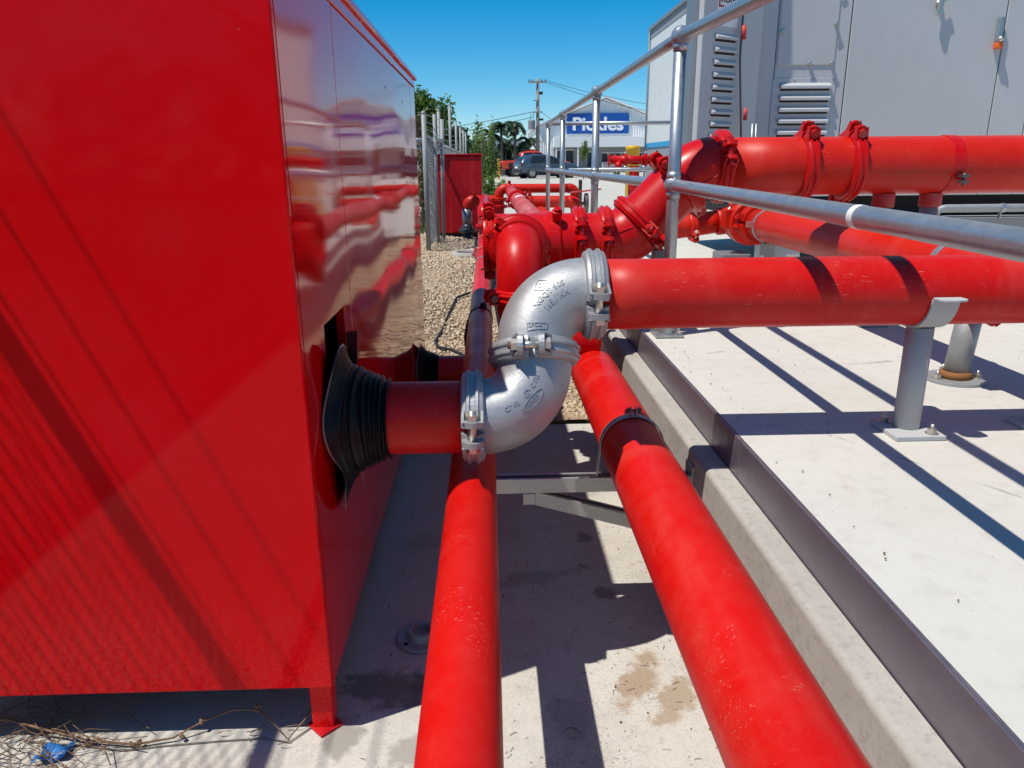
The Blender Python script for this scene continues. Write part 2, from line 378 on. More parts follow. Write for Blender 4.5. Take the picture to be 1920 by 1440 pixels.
# wide ground sheet with a hole where the pit, slab and gravel are
hx0, hx1, hy0, hy1 = -1.6, 14.0, -8.0, 10.6
mb = MB(); E_ = 700
for (a, b, c, d) in ((-E_, -E_, E_, hy0), (-E_, hy1, E_, E_), (-E_, hy0, hx0, hy1), (hx1, hy0, E_, hy1)):
    mb.add([V(a,b,PARK), V(c,b,PARK), V(c,d,PARK), V(a,d,PARK)], [(0,1,2,3)])
for (a, b, c, d) in ((hx0,hy0,hx1,hy0), (hx1,hy0,hx1,hy1), (hx1,hy1,hx0,hy1), (hx0,hy1,hx0,hy0)):
    mb.add([V(a,b,PARK), V(c,d,PARK), V(c,d,-1.5), V(a,b,-1.5)], [(0,1,2,3)])
struct(mb.build('ground', M['park']))
for nm, (a, b, c, d) in (('grass_verge', (-60, -60, hx0-.002, 60)), ('grass_ground', (hx0+.004, -60, 60, hy0-.002))):
    struct(MB().add([V(a,b,PARK+.004), V(c,b,PARK+.004), V(c,d,PARK+.004), V(a,d,PARK+.004)], [(0,1,2,3)]).build(nm, M['turf']))
mb = MB().box((hx0+.004, hy0+.004, -1.45), (.53, 3.45, FLOOR)); struct(mb.build('pit_floor', M['floor'], bevel=.006))
def gz(y): # gravel height
    t = min(max((y-3.46)/4.2, 0), 1); t = t*t*(3-2*t); return -1.215+.255*t
mb = MB(); ys = [3.452+i*(10.596-3.452)/40 for i in range(41)]
vs = [V(x, y, gz(y)+.012*math.sin(x*5+y*3)) for y in ys for x in (hx0+.004, -.9, -.3, .53)]
mb.add(vs, [(i*4+j, i*4+j+1, i*4+j+5, i*4+j+4) for i in range(40) for j in range(3)], True)
struct(mb.build('gravel_ground', M['gravel_bed']))
mb = MB().box((.612, hy0+.004, -1.44), (hx1-.004, 9.75, SLAB)); struct(mb.build('raised_slab', M['slab'], bevel=.008))
mb = MB().box((.612, 9.752, -1.44), (hx1-.004, 10.596, PARK+.002)); struct(mb.build('pavement_strip', M['park']))

# kerb wall with rounded top edge, steel edge angle on the slab
prof = [V(.546, 0, -1.44), V(.546, 0, KERB-.016)]+[V(.562-.016*math.cos(a), 0, KERB-.016+.016*math.sin(a)) for a in [k*math.pi/12 for k in range(1, 7)]]+[V(.603, 0, KERB), V(.603, 0, -1.44)]
prof = [p+V(0, -6, 0) for p in prof]
o = MB().prism(prof, V(0, 15.7, 0)).build('kerb_wall', M['kerb']); struct(o)
edge = thing('steel_edge_angle', 'dull steel angle edging the raised slab above the kerb wall', 'steel edging', V(.609, 1.5, SLAB))
for y0, y1 in ((-6, 1.695), (1.698, 4.6), (4.603, 9.7)):
    mb = MB().box((.6055, y0, KERB-.003), (.6115, y1, SLAB+.003)).box((.612, y0, SLAB+.0005), (.617, y1, SLAB+.003))
    mb.build('angle_length', M['galv_dark'], edge, bevel=.0012)

# ================================================================== RED ENCLOSURE
BX, BY0, BY1, BZ0, BZ1, BL = -.362, 1.40, 4.0, -1.107, .415, -1.27
enc = thing('pump_enclosure', 'large glossy red sheet metal pump enclosure on short legs', 'enclosure', V((BX+BL)/2, (BY0+BY1)/2, FLOOR))
mb = MB().box((BL, BY0, BZ0), (BX-.0006, BY0+.02, BZ1-.02)); mb.build('front_panel', M['box_red_front'], enc, bevel=.004, seg=3)
def panel_hole(y0, y1, z0, z1, h=None):
    mb = MB(); t0, t1 = BX-.02, BX
    if h is None: return mb.box((t0, y0, z0), (t1, y1, z1))
    a, b, c, d = h
    ysl = [y0, a, b, y1]; zsl = [z0, c, d, z1]
    idx = {}
    vs = []
    for k, x in enumerate((t0, t1)):
        for i, yy in enumerate(ysl):
            for j, zz in enumerate(zsl): idx[k, i, j] = len(vs); vs.append(V(x, yy, zz))
    fs = []
    for i in range(3):
        for j in range(3):
            if i == 1 and j == 1: continue
            for k in (0, 1): fs.append((idx[k,i,j], idx[k,i+1,j], idx[k,i+1,j+1], idx[k,i,j+1]))
    for i in range(3):
        for j in (0, 3): fs.append((idx[0,i,j], idx[0,i+1,j], idx[1,i+1,j], idx[1,i,j]))
        for ii in (0, 3): fs.append((idx[0,ii,i], idx[0,ii,i+1], idx[1,ii,i+1], idx[1,ii,i]))
    fs += [(idx[0,1,1], idx[0,2,1], idx[1,2,1], idx[1,1,1]), (idx[0,1,2], idx[0,2,2], idx[1,2,2], idx[1,1,2]),
           (idx[0,1,1], idx[0,1,2], idx[1,1,2], idx[1,1,1]), (idx[0,2,1], idx[0,2,2], idx[1,2,2], idx[1,2,1])]
    return mb.add(vs, fs)
panel_hole(BY0+.0205, 1.926, BZ0, BZ1-.055, (1.60, 1.83, -.75, -.335)).build('side_panel', M['box_red'], enc)
panel_hole(1.930, 3.76, BZ0, BZ1-.055, (3.46, 3.68, -1.09, -.88)).build('side_panel', M['box_red'], enc, bevel=.003)
panel_hole(3.764, BY1-.02, BZ0, BZ1-.055).build('side_panel', M['box_red'], enc, bevel=.003)
MB().box((BX-.03, BY0+.0205, BZ1-.0535), (BX+.004, BY1-.02, BZ1-.0205)).build('top_rail', M['box_red'], enc, bevel=.003)
MB().box((BL-.01, BY0-.008, BZ1-.02), (BX+.014, BY1+.008, BZ1)).build('roof', M['box_red'], enc, bevel=.004)
MB().box((BL, BY1-.0195, BZ0), (BX, BY1, BZ1-.0205)).build('rear_panel', M['box_red'], enc, bevel=.003)
MB().box((BL, BY0+.0205, BZ0), (BL+.02, BY1-.02, BZ1-.0205)).build('left_panel', M['box_red'], enc, bevel=.003)
MB().box((BL+.021, BY0+.021, BZ0+.001), (BX-.021, BY1-.021, BZ0+.01)).build('bottom_panel', M['black'], enc)
for x, y in ((BX-.033, BY0+.04), (BL+.035, BY0+.04), (BX-.09, BY1-.2), (BL+.09, BY1-.2)):
    if True:
        lg = MB().box((x-.024, y-.024, FLOOR+.006), (x+.024, y+.024, BZ0-.001)).build('leg', M['box_red_front'], enc, bevel=.003)
        a, b = V(.7071, .7071, 0), V(-.7071, .7071, 0)
        MB().obox(V(x+.002, y-.012, FLOOR+.0035), a, b, Z, .058, .058, .006).build('foot_plate', M['cab_red'], lg, bevel=.001)
for y, z in ((2.86, .262), (3.42, .255), (2.98, -.07), (3.62, -.08)):
    MB().cyl(V(BX-.001, y, z), V(BX+.0006, y, z), .006, 12).build('screw_hole', M['black'], enc)
# torn flap of sheet metal at the cut-out
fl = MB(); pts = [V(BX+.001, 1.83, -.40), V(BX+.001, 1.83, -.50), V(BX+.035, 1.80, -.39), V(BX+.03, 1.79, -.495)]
fl.prism([pts[0], pts[2], pts[3], pts[1]], V(.001, .0016, 0)).build('bent_flap', M['red_faded'], enc)  # paler red chosen so the shaded flap looks lit

# rubber boots where pipes enter the enclosure
def boot(c, name, label, r_pipe, length, rb, wild=1.0, skew=(0, 0)):
    t = thing(name, label, 'pipe boot', V(c[0], c[1], c[2]))
    prof = []; n = 7
    for i in range(n*6+1):
        u = i/(n*6); x = .028+u*(length-.028)
        r = rb*.86+(r_pipe+.006-rb*.86)*(u**.8) + .0055*math.sin((u+.05*math.sin(u*9))*n*2*math.pi)*(.35+.65*u)
        prof.append((x, r))
    prof.append((length, r_pipe+.0005))
    head = [(0.002, rb*1.02), (.006, rb*1.0), (.014, rb*.95)]
    prof = head+prof
    def wob(h, r, a, j):
        k = max(0, 1-h/.05)
        up = math.cos(a)
        h += .004*math.sin(2*a+j*.15)*wild*(1-abs(2*h/length-1)); return h+k*.012*(1+math.sin(3*a+1))*wild, r*(1+k*(.10*math.sin(2*a+.6)+.07*math.sin(5*a)+.16*max(0, -up))*wild)
    bm_ = MB().lathe(prof, c, X, 64, ref=Z, smooth=True, wob=wob)
    for p in bm_.v:
        k = min(max((p.x-c[0])/length, 0), 1); p.y += skew[0]*k; p.z += skew[1]*k
    bm_.build('bellows', M['rubber'], t)
    lip = [(.0015, rb*1.045), (.0045, rb*1.05), (.0045, rb*1.018), (.0015, rb*1.018)]
    MB().lathe(lip+[lip[0]], c, X, 64, ref=Z, smooth=False, wob=wob).build('lip', M['lip'], t)
    return t

# ================================================================== PIPE FITTINGS
def coupling(parent, c, axis, od, bolt_dir, mh, mbolt, w=None, fat=1.0):
    k = od/.1651; w = w or .052*k**.5; r0 = od/2; a, u, q = basis(axis, bolt_dir); c = Vector(c)
    h = .024*k**.5*fat
    prof = [(-w*.5, r0-.004), (-w*.5, r0+h*.42), (-w*.43, r0+h*.72), (-w*.30, r0+h*.8), (-w*.24, r0+h), (-w*.14, r0+h), (-w*.09, r0+h*.8), (w*.09, r0+h*.8),
            (w*.14, r0+h), (w*.24, r0+h), (w*.30, r0+h*.8), (w*.43, r0+h*.72), (w*.5, r0+h*.42), (w*.5, r0-.004), (-w*.5, r0-.004)]
    g = .07
    mb = MB()
    mb.lathe(prof, c, a, 30, g, math.pi-g, ref=u, ends=True); mb.lathe(prof, c, a, 30, math.pi+g, 2*math.pi-g, ref=u, ends=True)
    pr = .046*k**.6; th = .013*k**.5; gap = .017*k**.6
    for sg in (1, -1):
        for tt in (1, -1):
            cc = c+u*sg*(r0+h*.3+pr*.42)+q*tt*(gap+th/2)
            hw = w*.46; us = u*sg
            mb.prism([p_-q*th/2 for p_ in [cc-us*pr*.5-a*hw, cc-us*pr*.5+a*hw, cc+us*pr*.10+a*hw]+[cc+us*(pr*.10+pr*.40*math.sin(z_))+a*hw*math.cos(z_) for z_ in (.4, .8, 1.2, 1.57, 1.94, 2.34, 2.74)]+[cc+us*pr*.10-a*hw]], q*th)
            # web that blends the ear into the housing
            p0 = c+u*sg*(r0+h*.2)+q*tt*(gap+th); p1 = c+u*sg*(r0+h*.3+pr*.85)+q*tt*(gap+th)
            p2 = c+u*sg*((r0+h*.7)*math.cos(.42))+q*tt*((r0+h*.7)*math.sin(.42)+.004)
            for s2 in (-1, 1):
                o_ = a*s2*w*.40
                mb.prism([p0+o_-a*w*.05, p1+o_-a*w*.05, p2+o_-a*w*.05], a*w*.10)
    cp = mb.build('coupling', mh, parent, bevel=.0022*k)
    for sg in (1, -1):
        bc = c+u*sg*(r0+h*.3+pr*.45); L = gap+th
        b = MB(); rb = .0085*k**.5
        b.cyl(bc-q*(L+.022*k), bc+q*(L+.008*k), rb, 12)
        b.hexp(bc+q*(L+.007*k), q, rb*1.75, .012*k); b.hexp(bc-q*(L+.007*k), q, rb*1.75, .013*k)
        b.build('bolt', mbolt, cp)
    return cp
def ring(parent, c, axis, r, w, t, m_, name='ring', bev=.001):
    prof = [(-w/2, r), (-w/2, r+t), (w/2, r+t), (w/2, r), (-w/2, r)]
    return MB().lathe(prof, c, axis, 48).build(name, m_, parent, bevel=bev)
def pipe(parent, p0, p1, r, m_, name='pipe', n=48):
    p0 = Vector(p0); p1 = Vector(p1); k = 12
    return MB().tube([p0+(p1-p0)*i/k for i in range(k+1)], r, n).build(name, m_, parent)
def elbow(parent, corner, din, dout, c2e, rad, r, m_, collar=.0035, n=48):
    A = arc(corner, din, dout, rad, 20); corner = Vector(corner); din = Vector(din).normalized(); dout = Vector(dout).normalized()
    s, e = corner-din*c2e, corner+dout*c2e
    path = [s, s+din*.004, s+din*.016, s+din*.02]+A+[e-dout*.02, e-dout*.016, e-dout*.004, e]
    rr = r+.004
    rs = [r, r+collar, r+collar, rr]+[rr]*len(A)+[rr, r+collar, r+collar, r]
    return MB().tube(path, rs, n, ref=din.cross(dout)).build('elbow', m_, parent)

# ---- near discharge pipe with the silver S-bend
YL, ZL, YU, ZU, RX = 1.625, -.558, 1.750, -.301, .100
cL, cU = V(RX, YL, ZL), V(RX, YU, ZU); rd = (cU-cL).normalized(); c2e = (cU-cL).length/2
PR = .0826
dp = thing('discharge_pipe', 'red pipe leaving the enclosure through a silver S-bend of two elbows', 'pipe', V(RX, YL, FLOOR))
pipe(dp, V(-.60, YL, ZL), V(RX-c2e-.002, YL, ZL), PR, M['red'])
e1 = elbow(dp, cL, X, rd, c2e-.0015, c2e-.022, PR, M['silver'])
e2 = elbow(dp, cU, rd, X, c2e-.0015, c2e-.022, PR, M['silver'])
pipe(dp, V(RX+c2e+.002, YU, ZU), V(1.46-PR-.03, YU, ZU), PR, M['red'])
coupling(dp, V(RX-c2e, YL, ZL), X, .1651, V(0, -1, .0), M['silver'], M['bolt'], fat=1.05)
coupling(dp, cL+rd*c2e, rd, .1651, V(-.12, -1, .42), M['silver'], M['bolt'], fat=1.05)
coupling(dp, V(RX+c2e, YU, ZU), X, .1651, V(0, -1, -.05), M['silver'], M['bolt'], fat=1.05)
boot(V(BX+.002, YL+.03, ZL-.012), 'rubber_boot', 'black ribbed rubber boot round the near pipe at the enclosure cut-out', PR, .128, .158, 1.25, (-.03, .012))
# cross pipe that the discharge pipe runs into, with a butterfly valve at its far end
XD, ZD = 1.46, -.328
cpip = thing('cross_pipe', 'orange red pipe running away beside the slab supports to a painted valve', 'pipe', V(XD, 3, SLAB))
pipe(cpip, V(XD, 1.0, ZD), V(XD, 4.06, ZD), PR, M['red_orange'])
MB().tube([V(XD-PR-.03, YU, ZU), V(XD, YU, ZU)], [PR+.008, PR+.008], 40).build('branch_tee', M['red_gloss'], cpip)
coupling(cpip, V(XD, 2.05, ZD), Y, .1651, V(.5, 0, 1), M['red_gloss'], M['bolt_red'])
coupling(cpip, V(XD, 4.09, ZD), Y, .1651, V(-1, 0, .1), M['red_orange'], M['bolt_red'], fat=1.2)
valve = MB().lathe([(-.03, .08), (-.03, .112), (-.02, .125), (.045, .125), (.055, .112), (.055, .08)], V(XD-.01, 4.19, ZD), Y, 40).obox(V(XD-.135, 4.2, ZD+.02), X, Y, Z, .05, .06, .10).build('valve_body', M['red_orange'], cpip, bevel=.004)
MB().cyl(V(XD-.01, 4.2, ZD+.11), V(XD-.01, 4.2, ZD+.20), .022, 16).obox(V(XD-.06, 4.2, ZD+.17), V(.9,0,.43), Y, V(-.43,0,.9), .12, .03, .075).build('valve_neck', M['red_orange'], cpip, bevel=.003)
coupling(cpip, V(XD-.01, 4.285, ZD), Y, .1651, V(-.8, 0, .6), M['red_orange'], M['bolt'], fat=1.5)
elbow(cpip, V(XD-.02, 4.43, ZD), Y, V(-1, 0, -.12), .11, .085, .075, M['red_orange'])
pipe(cpip, V(XD-.13, 4.43, ZD-.013), V(.86, 4.43, ZD-.075), .066, M['red_orange'])
coupling(cpip, V(1.19, 4.43, ZD-.036), V(-1, 0, -.12), .135, V(0, -.8, -.6), M['red_orange'], M['bolt'])
ring(cpip, V(XD, 3.93, ZD), Y, PR, .022, .004, M['galv'], 'clamp_band'); ring(cpip, V(XD, 2.31, ZD), Y, PR, .028, .004, M['galv'], 'clamp_band')
MB().obox(V(XD-PR-.018, 3.93, ZD+.01), X, Y, Z, .035, .02, .028).build('clamp_ear', M['bolt'], cpip, bevel=.002)

# ---- big manifold
YM, ZH, ZB, OB = 3.02, -.302, -.022, .2191; RB = OB/2
mf = thing('header_manifold', 'large bright red grooved header stepping up through two bends behind the handrail', 'pipe manifold', V(.3, YM, FLOOR))
red, G = M['red_gloss'], M['red_gloss']
d45 = V(1, 0, 1).normalized()
MB().lathe([(-.03, .02), (-.03, RB*.8), (0, RB), (.13, RB), (.19, RB*1.0), (.20, RB*1.07), (.245, RB*1.07), (.252, RB)], V(.03, YM, ZH), X, 48, smooth=False).build('tee_body', G, mf, bevel=.004)
MB().lathe([(0, .10), (.0, .105), (.06, .105), (.085, .118), (.115, .118), (.12, .09)], V(.11, YM-.02, ZH), -Y, 48).build('tee_branch', G, mf, bevel=.003)
MB().cyl(V(.262, YM-.075, ZH+.095), V(.262, YM-.095, ZH+.125), .02, 16).hexp(V(.262, YM-.098, ZH+.13), V(0,-.55,.83), .014, .012).build('plug', M['red_gloss'], mf, bevel=.002)
pipe(mf, V(.28, YM, ZH), V(.352, YM, ZH), RB, G); pipe(mf, V(.356, YM, ZH), V(.452, YM, ZH), RB, G)
coupling(mf, V(.354, YM, ZH), X, OB, V(0, -1, .35), G, M['bolt_red'], w=.05, fat=1.0)
coupling(mf, V(.458, YM, ZH), X, OB, V(0, -1, .32), G, M['bolt_red'], w=.05, fat=1.0)
K1, K2 = V(.535, YM, ZH), V(.535+ZB-ZH, YM, ZB)
elbow(mf, K1, X, d45, .085, .17, RB, G); elbow(mf, K2, d45, X, .085, .17, RB, G)
pipe(mf, K1+d45*.088, K2-d45*.088, RB, G)
coupling(mf, K1+d45*.095, d45, OB, V(.3, -1, -.3), G, M['bolt_red'], w=.05, fat=1.05)
coupling(mf, K2-d45*.095, d45, OB, V(-.3, -.2, .3), G, M['bolt_red'], w=.05, fat=1.05)
coupling(mf, K2+X*.09, X, OB, V(0, -1, .42), G, M['bolt_red'], w=.055, fat=1.1)
pipe(mf, K2+X*.092, V(3.9, YM, ZB), RB, M['red_orange'], 'header_pipe')
for x in (1.232, 1.415): coupling(mf, V(x, YM, ZB), X, OB, V(0, -.38, 1), G, M['bolt_red'], w=.05, fat=1.0)
ring(mf, V(1.80, YM, ZB), X, RB, .045, .003, M['red_gloss'], 'clamp_band')
MB().obox(V(1.812, YM-RB-.012, ZB-.04), X, Y, Z, .03, .03, .012).obox(V(1.812, YM-RB-.012, ZB-.062), X, Y, Z, .03, .03, .01).cyl(V(1.812, YM-RB-.014, ZB-.03), V(1.812, YM-RB-.014, ZB-.075), .006, 10).build('clamp_bolt', M['bolt_dark'], mf)
# front drop: coupling, elbow, riser down into the pit
coupling(mf, V(.11, 2.875, ZH), Y, .1651, V(-.75, 0, .6), G, M['bolt_red'], w=.07, fat=1.25)
elbow(mf, V(.11, 2.715, ZH), -Y, -Z, .155, .125, PR, M['red_gloss'])
coupling(mf, V(.11, 2.715, ZH-.165), Z, .1651, V(-1, -.3, 0), M['red_gloss'], M['bolt_dark'])
elbow(mf, V(.11, 2.715, ZH-.325), -Z, X, .155, .125, PR, M['red_gloss']); pipe(mf, V(.265, 2.715, ZH-.325), V(.40, 2.715, ZH-.325), PR, M['red_gloss'], 'drop_pipe')
# left end: smaller outlet with coupling
coupling(mf, V(.0, YM+.02, ZH+.0), X, OB*.9, V(0, -.3, 1), G, M['bolt_red'], w=.05, fat=.9)
# faded pipe leaving the back of the header
bp = thing('return_pipe', 'faded pinkish red pipe running away behind the header manifold', 'pipe', V(.285, 5, FLOOR))
pipe(bp, V(.285, 3.09, -.352), V(.285, 9.2, -.352), .0698, M['red_faded'])
for y in (3.75, 4.05, 4.5, 6.4): ring(bp, V(.285, y, -.352), Y, .0698, .02, .0025, M['red_faded'], 'weld_band')
coupling(bp, V(.285, 3.32, -.352), Y, .1397, V(1, 0, .25), M['red_orange'], M['bolt_red'])
coupling(bp, V(.285, 7.6, -.352), Y, .1397, V(1, 0, .4), M['red_gloss'], M['bolt_red'], fat=1.3)
MB().lathe([(-.09, .0705), (.09, .0705)], V(.285, 6.9, -.352), Y, 12, -.7, .8, ref=Z, smooth=True).build('paper_label', M['white_mark'], bp)

# ---- two long pipes low in the pit
lp = thing('left_floor_pipe', 'thin red pipe running low along the pit beside the enclosure', 'pipe', V(-.05, 2, FLOOR))
pipe(lp, V(-.05, -1.0, -.737), V(-.05, 7.45, -.737), .0572, M['red'], n=48)
ring(lp, V(-.05, 3.62, -.737), Y, .0572, .016, .004, M['black'], 'cable_tie'); MB().sphere(V(-.035, 3.62, -.67), .018, 10, 8).tube([V(-.108, 3.62, -.74), V(-.125, 3.6, -.82), V(-.12, 3.58, -.88)], .009, 8).build('tie_tail', M['black'], lp)
ring(lp, V(-.05, 5.7, -.737), Y, .0572, .035, .004, M['galv'], 'pipe_clip')
ring(lp, V(-.05, 5.0, -.737), Y, .0572, .006, .002, M['red_faded'], 'weld_band'); MB().obox(V(-.05, 4.98, -.676), X, Y, Z, .02, .03, .006).build('tape_mark', M['black'], lp)
coupling(lp, V(-.05, 6.3, -.737), Y, .1143, V(-1, 0, .4), M['red_faded'], M['bolt_red'])
elbow(lp, V(-.05, 7.55, -.737), Y, Z, .09, .075, .057, M['red_faded'])
pipe(lp, V(-.05, 7.55, -.65), V(-.05, 7.55, -.52), .057, M['red_faded'])
coupling(lp, V(-.05, 7.55, -.60), Z, .1143, V(-.6, -1, 0), M['red_gloss'], M['bolt_red'], fat=1.3)
elbow(lp, V(-.05, 7.55, -.44), Z, Y, .09, .075, .057, M['red_gloss'])
pipe(lp, V(-.05, 7.63, -.44), V(-.05, 9.9, -.44), .057, M['red_gloss'])
rp = thing('right_floor_pipe', 'thick red pipe running low along the kerb wall on a strut bracket', 'pipe', V(.378, 2, FLOOR))
pipe(rp, V(.378, -1.0, -.742), V(.378, 3.3, -.742), PR, M['red'])
elbow(rp, V(.378, 3.46, -.742), Y, Z, .15, .12, PR, M['red_gloss'])
pipe(rp, V(.378, 3.46, -.60), V(.378, 3.46, -.44), PR, M['red_gloss'])
b2 = thing('branch_pipe', 'short dark red pipe entering the far end of the enclosure', 'pipe', V(-.1, 3.57, FLOOR))
pipe(b2, V(-.50, 3.57, -.985), V(.06, 3.57, -.985), .0755, M['red_gloss']); elbow(b2, V(.15, 3.57, -.985), X, Z, .10, .09, .0755, M['red_gloss'])
boot(V(BX+.002, 3.57, -.985), 'rubber_boot', 'black rubber boot at the far end of the enclosure, behind the near pipe', .0755, .10, .13, .7)

# strut bracket off the kerb wall and the band that holds the thick pipe
bk = thing('strut_bracket', 'galvanised strut bracket with diagonal brace on the kerb wall under the pipes', 'bracket', V(.53, 1.89, -.84))
zc, yc = -.848, 1.895
c_ = MB(); w_, h_, t_ = .041, .041, .0025
x0_, x1_ = -.085, .540
c_.box((x0_, yc-w_/2, zc-h_/2), (x1_, yc+w_/2, zc-h_/2+t_)).box((x0_, yc-w_/2, zc-h_/2+t_), (x1_, yc-w_/2+t_, zc+h_/2)).box((x0_, yc+w_/2-t_, zc-h_/2+t_), (x1_, yc+w_/2, zc+h_/2))
c_.box((x0_, yc-w_/2+t_, zc+h_/2-t_), (x1_, yc-w_/2+.010, zc+h_/2)).box((x0_, yc+w_/2-.010, zc+h_/2-t_), (x1_, yc+w_/2-t_, zc+h_/2))
c_.build('channel_arm', M['strut'], bk)
p0, p1 = V(.11, yc, zc-.035), V(.525, yc, zc-.155); dx = (p1-p0).normalized(); dz = V(-dx.z, 0, dx.x)
b_ = MB(); cc = (p0+p1)/2; L = (p1-p0).length
for (oy, oz, sy, sz) in ((0, -.018, .041, .0025), (-.0193, 0, .0025, .036), (.0193, 0, .0025, .036), (-.014, .018, .009, .0025), (.014, .018, .009, .0025)):
    b_.obox(cc+Y*oy+dz*oz, dx, Y, dz, L, sy, sz)
b_.build('brace', M['strut'], bk)
MB().box((.08, yc-.023, zc-.055), (.115, yc+.023, zc-.0207)).build('gusset', M['strut'], bk, bevel=.002)
MB().box((.5395, yc-.035, zc-.21), (.5455, yc+.035, zc+.05)).build('wall_plate', M['strut'], bk, bevel=.001)
hb = thing('pipe_band', 'thin zinc strap band over the thick pipe bolted to the strut', 'pipe clamp', V(.378, 1.93, -.83))
pth = []
rr = PR+.0025
zc2 = -.742
pts = [V(.378-rr-.006, 0, zc+h_/2-.012), V(.378-rr, 0, zc2-.01)]+[V(.378+rr*math.cos(a), 0, zc2+rr*math.sin(a)) for a in [math.pi*(1-k/24) for k in range(25)]]+[V(.378+rr, 0, zc2-.01), V(.378+rr+.006, 0, zc+h_/2-.012)]
mb = MB(); n = len(pts); vs = []; yb = 1.895
for i, p in enumerate(pts):
    t = (pts[min(i+1, n-1)]-pts[max(i-1, 0)]).normalized(); nn = V(-t.z, 0, t.x)
    for dy in (-.0125, .0125):
        vs.append(p+V(0, yb+dy, 0)); vs.append(p+nn*.0028+V(0, yb+dy, 0))
fs = []
for i in range(n-1):
    a = i*4; b = a+4
    fs += [(a, a+2, b+2, b), (a+1, b+1, b+3, a+3), (a, b, b+1, a+1), (a+2, a+3, b+3, b+2)]
mb.add(vs, fs, True); mb.build('strap', M['strut'], hb)
ztop = zc2+rr
mb = MB().box((.372, yb-.0125, ztop), (.3745, yb+.0125, ztop+.026)).box((.386, yb-.0125, ztop), (.3885, yb+.0125, ztop+.026)); mb.build('strap_lug', M['bolt'], hb)
MB().cyl(V(.358, yb, ztop+.016), V(.402, yb, ztop+.016), .0036, 10).hexp(V(.366, yb, ztop+.016), X, .008, .007).hexp(V(.395, yb, ztop+.016), X, .008, .007).build('bolt', M['bolt_dark'], hb)

# round flange plate on the pit floor
fp = thing('floor_flange', 'round grey base flange with bolt holes lying on the pit floor', 'flange', V(-.2, 1.745, FLOOR))
MB().lathe([(.0, .002), (.0, .068), (.006, .070), (.010, .066), (.010, .04), (.03, .036), (.03, .026), (.012, .024), (.011, .001)], V(-.2, 1.745, FLOOR+.0005), Z, 40).build('plate', M['galv_dull'], fp, bevel=.001)
for a in (2.2, 3.9, 5.4, .7): MB().cyl(V(-.2+.053*math.cos(a), 1.745+.053*math.sin(a), FLOOR+.0105), V(-.2+.053*math.cos(a), 1.745+.053*math.sin(a), FLOOR+.0112), .007, 12).build('bolt_hole', M['black'], fp)

# ================================================================== PIPE SUPPORTS ON THE SLAB
def base_bolts(parent, c, pts, r=.008):
    for dx, dy in pts:
        b = MB(); p = V(c[0]+dx, c[1]+dy, c[2]); b.cyl(p, p+Z*.024, r*.6, 10).hexp(p+Z*.007, Z, r*1.5, .010).lathe([(0, r*.5), (0, r*2), (.002, r*2), (.002, r*.5)], p, Z, 14); b.build('anchor_bolt', M['bolt'], parent)
sp = thing('pipe_support', 'grey painted post with a curved saddle under the near red pipe', 'pipe support', V(1.045, YU+.02, SLAB))
xs = 1.045
MB().cyl(V(xs, YU, SLAB+.012), V(xs, YU, ZU-PR-.006), .031, 32).build('post', M['grey_support'], sp)
MB().box((xs-.062, YU-.075, SLAB+.0005), (xs+.062, YU+.055, SLAB+.0125)).build('base_plate', M['grey_support'], sp, bevel=.002)
base_bolts(sp, (xs, YU, SLAB+.0125), ((.035, -.055), (-.035, .04)))
pr_ = [(-.032, PR+.001), (-.032, PR+.007), (.032, PR+.007), (.032, PR+.001), (-.032, PR+.001)]
MB().lathe(pr_, V(xs, YU, ZU), X, 28, math.radians(95), math.radians(265), ref=Z, ends=True).build('saddle', M['grey_support'], sp, bevel=.001)
for sg in (-1, 1):
    zz = ZU-PR*math.cos(math.radians(85)); yy = YU+sg*(PR+.004)
    MB().prism([V(xs+dx, yy, zz) for dx in (-.032, .032)]+[V(xs+.032*math.cos(a), yy+sg*(.028+.014*math.sin(a)), zz) for a in (0, .7, 1.57, 2.4, 3.14)], V(0, 0, .005)).build('saddle_ear', M['grey_support'], sp, bevel=.001)
s2 = thing('pipe_support', 'galvanised round post with rusty collar on a round flange under the cross pipe', 'pipe support', V(1.43, 2.2, SLAB))
MB().cyl(V(1.44, 2.19, SLAB+.02), V(1.46, 2.19, ZD-PR-.004), .036, 32).build('post', M['galv_dull'], s2)
MB().lathe([(0, .03), (0, .088), (.009, .088), (.009, .03)], V(1.44, 2.19, SLAB+.0005), Z, 40).build('base_flange', M['galv_dull'], s2, bevel=.001)
MB().lathe([(0, .0365), (0, .047), (.018, .045), (.022, .0365)], V(1.44, 2.19, SLAB+.0098), Z, 32, smooth=True).build('rust_collar', M['rust'], s2)
base_bolts(s2, (1.44, 2.19, SLAB+.0098), ((.062, -.015), (-.062, -.01), (0, .065)))
MB().lathe(pr_, V(XD, 2.19, ZD), Y, 28, math.radians(100), math.radians(260), ref=Z, ends=True).build('saddle', M['galv_dull'], s2, bevel=.001)
s3 = thing('pipe_support', 'grey post under the near red pipe at the picture edge', 'pipe support', V(1.39, YU, SLAB))
MB().lathe(pr_, V(1.37, YU, ZU), X, 28, math.radians(95), math.radians(265), ref=Z, ends=True).build('saddle', M['grey_support'], s3, bevel=.001)
MB().cyl(V(1.40, YU+.01, SLAB+.012), V(1.40, YU+.01, ZU-PR-.006), .031, 28).build('post', M['grey_support'], s3)
MB().box((1.345, YU-.06, SLAB+.0005), (1.47, YU+.07, SLAB+.0125)).build('base_plate', M['grey_support'], s3, bevel=.002)
